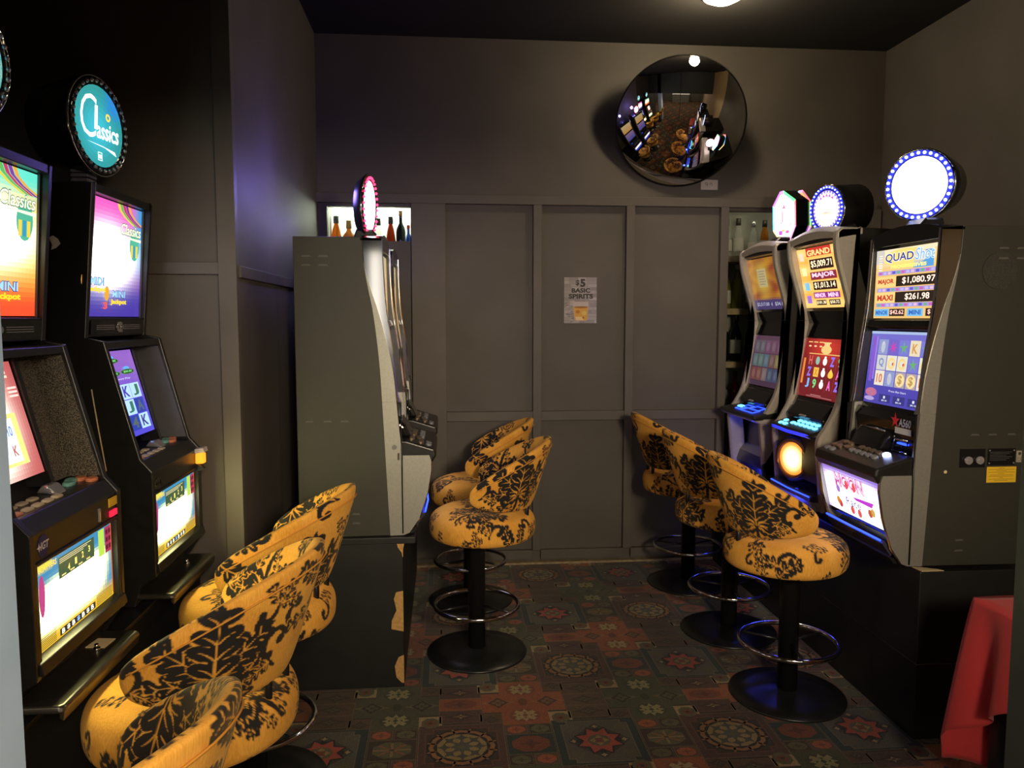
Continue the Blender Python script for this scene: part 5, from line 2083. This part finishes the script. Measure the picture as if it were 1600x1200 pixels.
        P.text('J', -.032, -.035, -.010, .035, (1.2, .3, .35), .0).text('a', -.006, -.002, .014, .030, (1.2, .3, .35), .0).text('a', .020, .004, .040, .036, (1.2, .3, .35), .0)
        P.star(0, .056, .008, .024, 3, (1.0, .25, .5), PI / 2).rect(-.05, -.10, -.015, -.075, (.8, .15, .9)).rect(-.02, -.085, .005, -.070, (1.6, .8, .2)).rect(.012, -.095, .045, -.078, (1.0, .2, .6))
        P.line(-.065, .035, -.040, .075, .008, (1.1, .4, .7)).line(.045, -.055, .070, -.040, .008, (1.1, .4, .9))
        P.build('topper_face', M_LIT, M @ Matrix.Translation((0, 0, .001)), t)
        # rear face of the topper is lit too and shows in the hatch glass
        P = Print(1, 1)
        P.poly([(a * .9, b * .9) for a, b in hexa], (2.4, .9, .25)).lay()
        P.disc(0, 0, .05, .07, (1.6, .4, .15), 14).lay()
        for k in range(8):
            a, b = hexa[k], hexa[(k + 1) % 8]
            P.poly([a, b, (b[0] * .86, b[1] * .86), (a[0] * .86, a[1] * .86)], cols[(k + 3) % 8])
        P.build('topper_back_face', M_LIT, M @ Matrix.Translation((0, 0, -.1015)) @ Matrix.Rotation(PI, 4, 'Y'), t, .8)
        point('topper_light', (.56, W * .5, z(2.2)), .6, (1.0, .75, .95), .06, t)
    return t


curve_machine((2.40, 3.385 + .52, .668), PI, 'silver framed machine with red reel screen and glowing round orange belly lamp', .52, 'red')
curve_machine((2.42, 4.085 + .52, .668), PI, 'silver framed machine at the far right with bright white octagonal topper', .52, 'oct')

# ================================================================== BACK WALL THINGS
# convex mirror
mt = thing('convex_mirror', 'large round convex security mirror high on the dark back wall', 'mirror', (1.447, BW - .002, 2.79))
Rm = .392
sag = .10
Rs = (Rm * Rm + sag * sag) / (2 * sag)
MT = Matrix.Translation((0, -.215, 0)) @ Matrix.Rotation(math.radians(-12), 4, 'Z') @ Matrix.Rotation(PI / 2 + math.radians(28), 4, 'X')
prof = []
for k in range(25):
    a = math.asin(Rm / Rs) * (1 - k / 24)
    prof.append((max(.0005, Rs * math.sin(a)), Rs * math.cos(a) - (Rs - sag)))
MB().lathe(prof, 72, MT, caps=False).build('mirror_dome', M_MIRROR, mt)
MB().lathe([(Rm, -.004), (Rm + .003, -.002), (Rm + .003, .004), (Rm - .001, .007)], 72, MT, caps=False).build('rim', M_BLACK, mt)
MB().lathe([(Rm - .01, -.004), (Rm + .002, -.006)], 48, MT, caps=True).build('backing', M_BLACK, mt)
br = MB().box(-.03, .03, -.205, 0.001, -.02, .02)
br.build('bracket', M_BLACK, mt)

# tag beneath the mirror
tg = thing('price_tag', 'small white tag on the wall just below the mirror', 'tag', (1.655, BW - .0015, 2.432), 0)
mb = MB()
pts = [(0, -.002), (.112, -.002), (.112, .060), (.026, .062), (0, .045)]
mb.loft([[(x, -.003, z_) for x, z_ in pts], [(x, .0015, z_) for x, z_ in pts]])
mb.build('card', M_WHITE, tg)
P = Print(.1, .05)
P.ring(.036, .036, .006, .0085, (.12, .08, .08), 10).line(.044, .036, .042, .020, .0025, (.12, .08, .08)).line(.060, .026, .062, .040, .0025, (.12, .08, .08)).line(.072, .020, .073, .040, .0025, (.12, .08, .08)).line(.062, .040, .073, .040, .0025, (.12, .08, .08))
P.build('handwriting', M_PRINT, Matrix(((1, 0, 0, 0), (0, 0, -1, -.0034), (0, 1, 0, 0), (0, 0, 0, 1))), tg)

# poster
po = thing('poster', 'small poster reading $5 basic spirits with a whisky glass on the panelled wall', 'poster', (.769, BW - .0005, 1.571))
PW, PH = .212, .294
MB().box(0, PW, -.0025, 0, 0, PH).build('sheet', M_WHITE, po)
P = Print(PW, PH, .0002)
rnd = random.Random(3)
P.rect(0, 0, PW, PH, (.30, .26, .25)).lay()
for r in range(14):
    x = -.02 * rnd.random()
    while x < PW:
        w = .03 + .04 * rnd.random()
        g = .26 + .20 * rnd.random()
        x0, x1 = max(0, x + .001), min(PW, x + w - .001)
        if x1 > x0:
            P.rect(x0, PH * r / 14 + .001, x1, PH * (r + 1) / 14 - .0015, (g * 1.02, g * .93, g * (.88 + .25 * x / PW)))
        x += w
P.lay()
for k in range(26):
    x, y = rnd.random() * PW * .24, rnd.random() * PH * .45
    P.line(x, y, x + .02, y + .012 * (rnd.random() - .3), .003, (.5, .46, .42) if k % 2 else (.12, .11, .10))
P.lay()
ink = (.035, .030, .028)
P.text('$', PW * .35, PH * .81, PW * .46, PH * .945, ink, .03).text('5', PW * .49, PH * .79, PW * .65, PH * .965, ink, .045)
P.text('BASIC', PW * .23, PH * .665, PW * .80, PH * .765, ink, .045).text('SPIRITS', PW * .14, PH * .535, PW * .89, PH * .64, ink, .045)
P.poly([(PW * .26, PH * .47), (PW * .75, PH * .47), (PW * .72, PH * .08), (PW * .66, PH * .05), (PW * .38, PH * .05), (PW * .32, PH * .08)], (.55, .46, .44)).lay()
P.poly([(PW * .29, PH * .35), (PW * .73, PH * .35), (PW * .72, PH * .10), (PW * .66, PH * .06), (PW * .38, PH * .06), (PW * .33, PH * .10)], (.72, .38, .06)).lay()
P.disc(PW * .52, PH * .35, PW * .22, PH * .022, (.35, .14, .02), 16).disc(PW * .42, PH * .25, PW * .07, PH * .04, (.55, .20, .02), 8).disc(PW * .62, PH * .22, PW * .08, PH * .05, (.78, .55, .14), 8)
P.poly([(PW * .34, PH * .14), (PW * .56, PH * .14), (PW * .60, PH * .07), (PW * .38, PH * .07)], (.85, .62, .30)).disc(PW * .59, PH * .12, PW * .03, PH * .02, (.25, .12, .02), 8)
P.build('poster_print', M_PRINT, Matrix(((1, 0, 0, 0), (0, 0, -1, -.0028), (0, 1, 0, 0), (0, 0, 0, 1))), po)


# ------------------------------------------------------------------ bottles
def bottle(x, y, z0, h, r, glass, cap, label, fill=None, lab=None, shape='wine', group=None):
    t = thing('bottle', label, 'bottle', (x, y, z0), 0, group)
    if shape == 'wine':
        prof = [(r * .9, 0), (r, h * .02), (r, h * .55), (r * .85, h * .64), (r * .42, h * .73), (r * .36, h * .80), (r * .36, h * .96), (r * .40, h * .965), (r * .40, h * .985)]
    elif shape == 'squat':
        prof = [(r * .9, 0), (r, h * .03), (r, h * .52), (r * .92, h * .60), (r * .5, h * .68), (r * .36, h * .74), (r * .36, h * .86), (r * .42, h * .88)]
    else:
        prof = [(r * .9, 0), (r * 1.05, h * .03), (r * .95, h * .35), (r * .60, h * .68), (r * .36, h * .80), (r * .34, h * .90), (r * .38, h * .92)]
    MB().lathe(prof, 20).build('glass', glass, t)
    zc = prof[-1][1]
    MB().lathe([(r * .45, zc - h * .10), (r * .46, zc - h * .02), (r * .44, h)], 14).build('cap', cap, t)
    if lab:
        a, b = lab
        MB().lathe([(r * 1.015, h * a), (r * 1.015, h * b)], 20, caps=False).build('label', M_FRONTPAPER, t)
    return t


AMB, AMB2, CLR, REDL, DKG, YEL, BLU = (mat_liquid('amber_liquor', (.55, .22, .02), .6), mat_liquid('pale_amber_liquor', (.55, .25, .06), .65), mat_liquid('clear_glass', (.75, .80, .74), .25), mat_liquid('red_liquor', (.36, .05, .01), .7),
                                  mat_liquid('dark_green_glass', (.008, .014, .010), .92), mat_liquid('white_wine', (.34, .33, .06), .5), mat_liquid('blue_bottle', (.05, .10, .45), .8))
YB = BW + .19
zl = 1.98
tag(MB().box(NL[0], NL[1], BW + .062, BW + .40, zl - .001, zl + .018).build('hatch_shelf', M_NICHE), 'white lit shelf holding spirits in the left wall hatch', 'shelf')
zl += .018
gL = 'spirit bottles in the lit left hatch'
bottle(-.690, YB, zl, .262, .040, AMB, M_CAP, 'gold spirit bottle at the left end of the lit hatch', shape='cone', group=gL)
bottle(-.610, YB, zl, .235, .040, AMB2, M_GOLDCAP, 'squat amber bottle with tan cap in the lit hatch', shape='squat', group=gL)
bottle(-.530, YB + .03, zl, .245, .034, CLR, M_CAP, 'clear bottle just left of the white round topper in the hatch', shape='cone', group=gL)
bottle(-.420, YB, zl, .250, .034, CLR, M_CAP, 'clear bottle with dark cap just right of the white round topper', shape='cone', group=gL)
bottle(-.342, YB, zl, .262, .036, REDL, M_CAP, 'red orange spirit bottle in the lit hatch', shape='cone', group=gL)
bottle(-.277, YB, zl, .300, .030, DKG, M_GOLDCAP, 'tall dark wine bottle in the lit hatch', shape='wine', group=gL)
bottle(-.230, YB + .05, zl, .215, .022, BLU, M_REDLED if False else mat('red_cap', (.5, .03, .03), .4), 'small blue bottle with red cap at the right end of the lit hatch', shape='wine', group=gL)

sh = (.945, 1.315, 1.668, 2.015)
nm = ('lowest timber shelf in the right hatch', 'second timber shelf up in the right hatch', 'third timber shelf up in the right hatch', 'top timber shelf in the right hatch')
for zz, n in zip(sh, nm):
    tag(MB().box(NR[0], NR[1], BW + .045, BW + .34, zz - .042, zz).build('hatch_shelf', M_SHELFWOOD, bevel=.003), n, 'shelf')
tag(MB().box(NR[0], NR[1], BW + .045, BW + .34, NR[2], NR[2] + .02).build('hatch_shelf', M_SHELFWOOD), 'timber sill at the bottom of the right hatch', 'shelf')
gR = 'bottles on the right hatch shelves'
order = ('left end', 'second from the left', 'third from the left', 'fourth from the left')
rows = [(2.015, 'top shelf', [(CLR, M_CAP, .25, .036, (.15, .45)), (CLR, M_CAP, .26, .036, (.15, .5)), (CLR, M_BEAD, .24, .034, (.15, .4)), (AMB, M_CAP, .25, .036, (.1, .45))]),
        (1.668, 'third shelf up', [(YEL, M_BEAD, .29, .037, (.12, .42)), (YEL, M_WHITE, .30, .037, None), (YEL, M_CAP, .285, .037, (.15, .50)), (YEL, M_GOLDCAP, .29, .037, (.12, .42))]),
        (1.315, 'second shelf up', [(DKG, M_CAP, .28, .034, None), (DKG, M_CAP, .31, .038, (.16, .46)), (DKG, M_BLACK, .30, .038, None), (DKG, M_CAP, .30, .038, (.2, .5))]),
        (.945, 'lowest shelf', [(CLR, M_CAP, .26, .035, (.1, .4)), (REDL, M_CAP, .30, .040, None), (AMB, M_CAP, .28, .038, None), (REDL, M_CAP, .28, .038, (.2, .5))])]
kindn = {id(CLR): 'clear', id(YEL): 'pale yellow wine', id(DKG): 'dark wine', id(REDL): 'red', id(AMB): 'amber'}
for zz, sn, its in rows:
    for k, (g, c, h, r, lab) in enumerate(its):
        bottle(1.895 + .092 * k, BW + .16 + .03 * (k % 2), zz, h, r, g, c, '%s bottle on right hatch %s, %s' % (kindn[id(g)], sn, order[k]), lab=lab, shape='wine' if sn != 'top shelf' else 'cone', group=gR)
g = MB().box(NR[0] + .002, NR[1] - .002, BW + .030, BW + .034, NR[2] + .002, NR[3] - .002).build('window_4', M_PANE)
g['kind'] = 'structure'
# hatch lamps: warm white strips under the head of each hatch
ls = thing('strip_light', 'slim white strip light under the head of the left hatch', 'light', ((NL[0] + NL[1]) / 2, BW + .36, NL[3] + .003))
MB().box(-.23, .23, -.012, .012, -.004, .0115).build('diffuser', mat('hatch_strip', (.8, .8, .8), .5, emit=(.92, 1.0, .84), estr=30), ls)
ls2 = thing('strip_light', 'slim strip light under the head of the right hatch', 'light', ((NR[0] + NR[1]) / 2, BW + .085, NR[3] + .048))
MB().box(-.40, .40, -.010, .010, -.004, .0115).build('diffuser', mat('hatch_strip_dim', (.8, .8, .8), .5, emit=(1.0, .93, .70), estr=6), ls2)

# ceiling downlight over the mirror
dl = thing('ceiling_lamp', 'warm ceiling lamp glowing above the convex mirror', 'lamp', (1.48, 4.10, CZ))
MB().lathe([(.130, -.020), (.135, -.004), (.135, .0)], 32).build('lamp_ring', M_CHROME, dl)
MB().lathe([(.004, -.070), (.060, -.062), (.100, -.042), (.118, -.018), (.118, -.004)], 32).build('diffuser', mat('opal_dome', (.8, .78, .7), .5, emit=(1.0, .86, .58), estr=7.0), dl)
point('downlight', (0, 0, -.13), 20, (1.0, .80, .50), .06, dl)

# downlights of the room behind
for k, (x, y) in enumerate(((-1.6, -1.6), (.3, -1.9), (2.0, -1.6), (-1.5, -.2))):
    rl = thing('ceiling_downlight', 'round ceiling downlight of the room behind the camera, %s' % ('left rear', 'centre rear', 'right rear', 'left front')[k], 'lamp', (x, y, CZ))
    MB().lathe([(.09, -.012), (.095, -.002), (.095, .0)], 28).build('lamp_ring', M_WHITE, rl)
    MB().lathe([(.002, -.006), (.088, -.006), (.088, -.002)], 28).build('diffuser', M_BULB, rl)
    sp_ = spot('downlight_beam', (x, y, CZ - .02), (x, y, 0), 75, WARM, 120, .5, .07)

# track lamp heads that carry the spots, behind the camera
for k, (l, tgt, p, c_) in enumerate(TRACK):
    tl = thing('hanging_lamp', 'black lamp head hung from the ceiling behind the camera, %s one' % ('right' if k == 0 else 'left'), 'lamp', (l[0], l[1], CZ))
    d = (Vector(tgt) - Vector(l)).normalized()
    q = d.to_track_quat('Z', 'Y').to_matrix().to_4x4()
    MB().lathe([(.05, -.16), (.07, -.14), (.075, -.03), (.072, -.03), (.06, -.12)], 24, Matrix.Translation(Vector(l) - Vector((l[0], l[1], CZ))) @ q, caps=False).build('head', M_BLACK, tl)
    MB().cyl((0, 0, l[2] - CZ - .02), .012, CZ - l[2] + .02, 12).build('stem', M_BLACK, tl)

# ================================================================== RED TABLE
tb = thing('small_table', 'small table under a red cloth at the lower right', 'table', (1.65 + .32, 2.185 - .32, 0))
MB().rbox(-.315, .315, -.315, .315, .705, .730, .006).build('table_top', M_SHELFWOOD, tb)
lg = MB().box(-.018, .018, -.018, .018, 0, .706).mesh('leg')
place_objs('leg', (lg, M_BLACK), [(sx * .27, sy * .27, 0) for sx in (-1, 1) for sy in (-1, 1)], tb)


def cloth():
    hs = .322
    per = []
    n = 44
    rc = .018
    for e in range(4):
        for k in range(n):
            s_ = -1 + 2 * (k / n)
            c = {0: (-1, -s_), 1: (s_, -1), 2: (1, s_), 3: (-s_, 1)}[e]
            per.append((c[0] * hs, c[1] * hs, abs(s_), e, s_))
    m = len(per)
    rows = 30
    P = np.zeros((m, rows + 12, 3))
    for i, (x, y, a, e, s_) in enumerate(per):
        cor = ss(.72, 1.0, a)
        ln = (.27 if e in (0, 1) else .52) + (.22 if e in (0, 1) else .05) * a ** 4 + .02 * math.sin(s_ * 7 + e)
        out = Vector((x, y)).normalized() if cor > .0 else Vector((0, 0))
        nrm = Vector({0: (-1, 0), 1: (0, -1), 2: (1, 0), 3: (0, 1)}[e])
        dirv = (nrm * (1 - cor) + Vector((x, y)).normalized() * cor)
        for j in range(rows + 12):
            if j < 12:
                t_ = j / 12
                P[i, j] = (x * t_, y * t_, .7335)
            else:
                t_ = (j - 12) / (rows - 1)
                d = t_ * ln
                flare = .012 + .030 * t_ + cor * .045 * t_ ** .8 - (.055 * t_ * ss(.55, .80, a) * (1 - ss(.80, .95, a)))
                rip = .010 * t_ * math.sin(s_ * 9 + e * 2)
                off = dirv * (flare + rip)
                drop = d if d > .012 else d * .5
                P[i, j] = (x + off.x, y + off.y, .7335 - drop)
    return P


me = grid_mesh('tablecloth', cloth(), None, wrap_i=True)
me.materials.clear()
me.materials.append(M_RED)
tc_ = bpy.data.objects.new('tablecloth', me)
link(tc_)
tc_.location = tb.location
sd = tc_.modifiers.new('thickness', 'SOLIDIFY')
sd.thickness = .002
tag(tc_, 'bright red cotton cloth hanging over the small table', 'tablecloth')

# loose papers
pp = MB().loft([[(1.775, 2.660, .6565), (1.862, 2.660, .6565), (1.850, 2.678, .6565), (1.768, 2.720, .6565)], [(1.775, 2.660, .6585), (1.862, 2.660, .6585), (1.850, 2.678, .6585), (1.768, 2.720, .6585)]])
tag(pp.build('paper_slip', M_CREAM), 'cream paper slip on the front corner of the right plinth', 'paper')
MB_ = MB().loft([[(-.935 + a, 2.02 + b, .7482) for a, b in ((0, 0), (.05, -.005), (.055, .05), (.008, .055))], [(-.935 + a, 2.02 + b, .7500) for a, b in ((0, 0), (.05, -.005), (.055, .05), (.008, .055))]])
tag(MB_.build('paper_card', M_CREAM), 'small cream card lying on the nearer left coin tray', 'card')

# ================================================================== THINGS OF THE ROOM BEHIND, seen in the mirror
ct = thing('counter', 'grey counter by the windows behind the camera, seen in the mirror', 'counter', (.2, -3.2, 0))
MB().rbox(-1.1, 1.1, -.30, .30, 0, 1.0, .02).build('body', M_GREYBOX, ct)
MB().rbox(-1.13, 1.13, -.33, .33, 1.0, 1.04, .01).build('worktop', mat('pale_worktop', (.55, .53, .50), .4), ct)
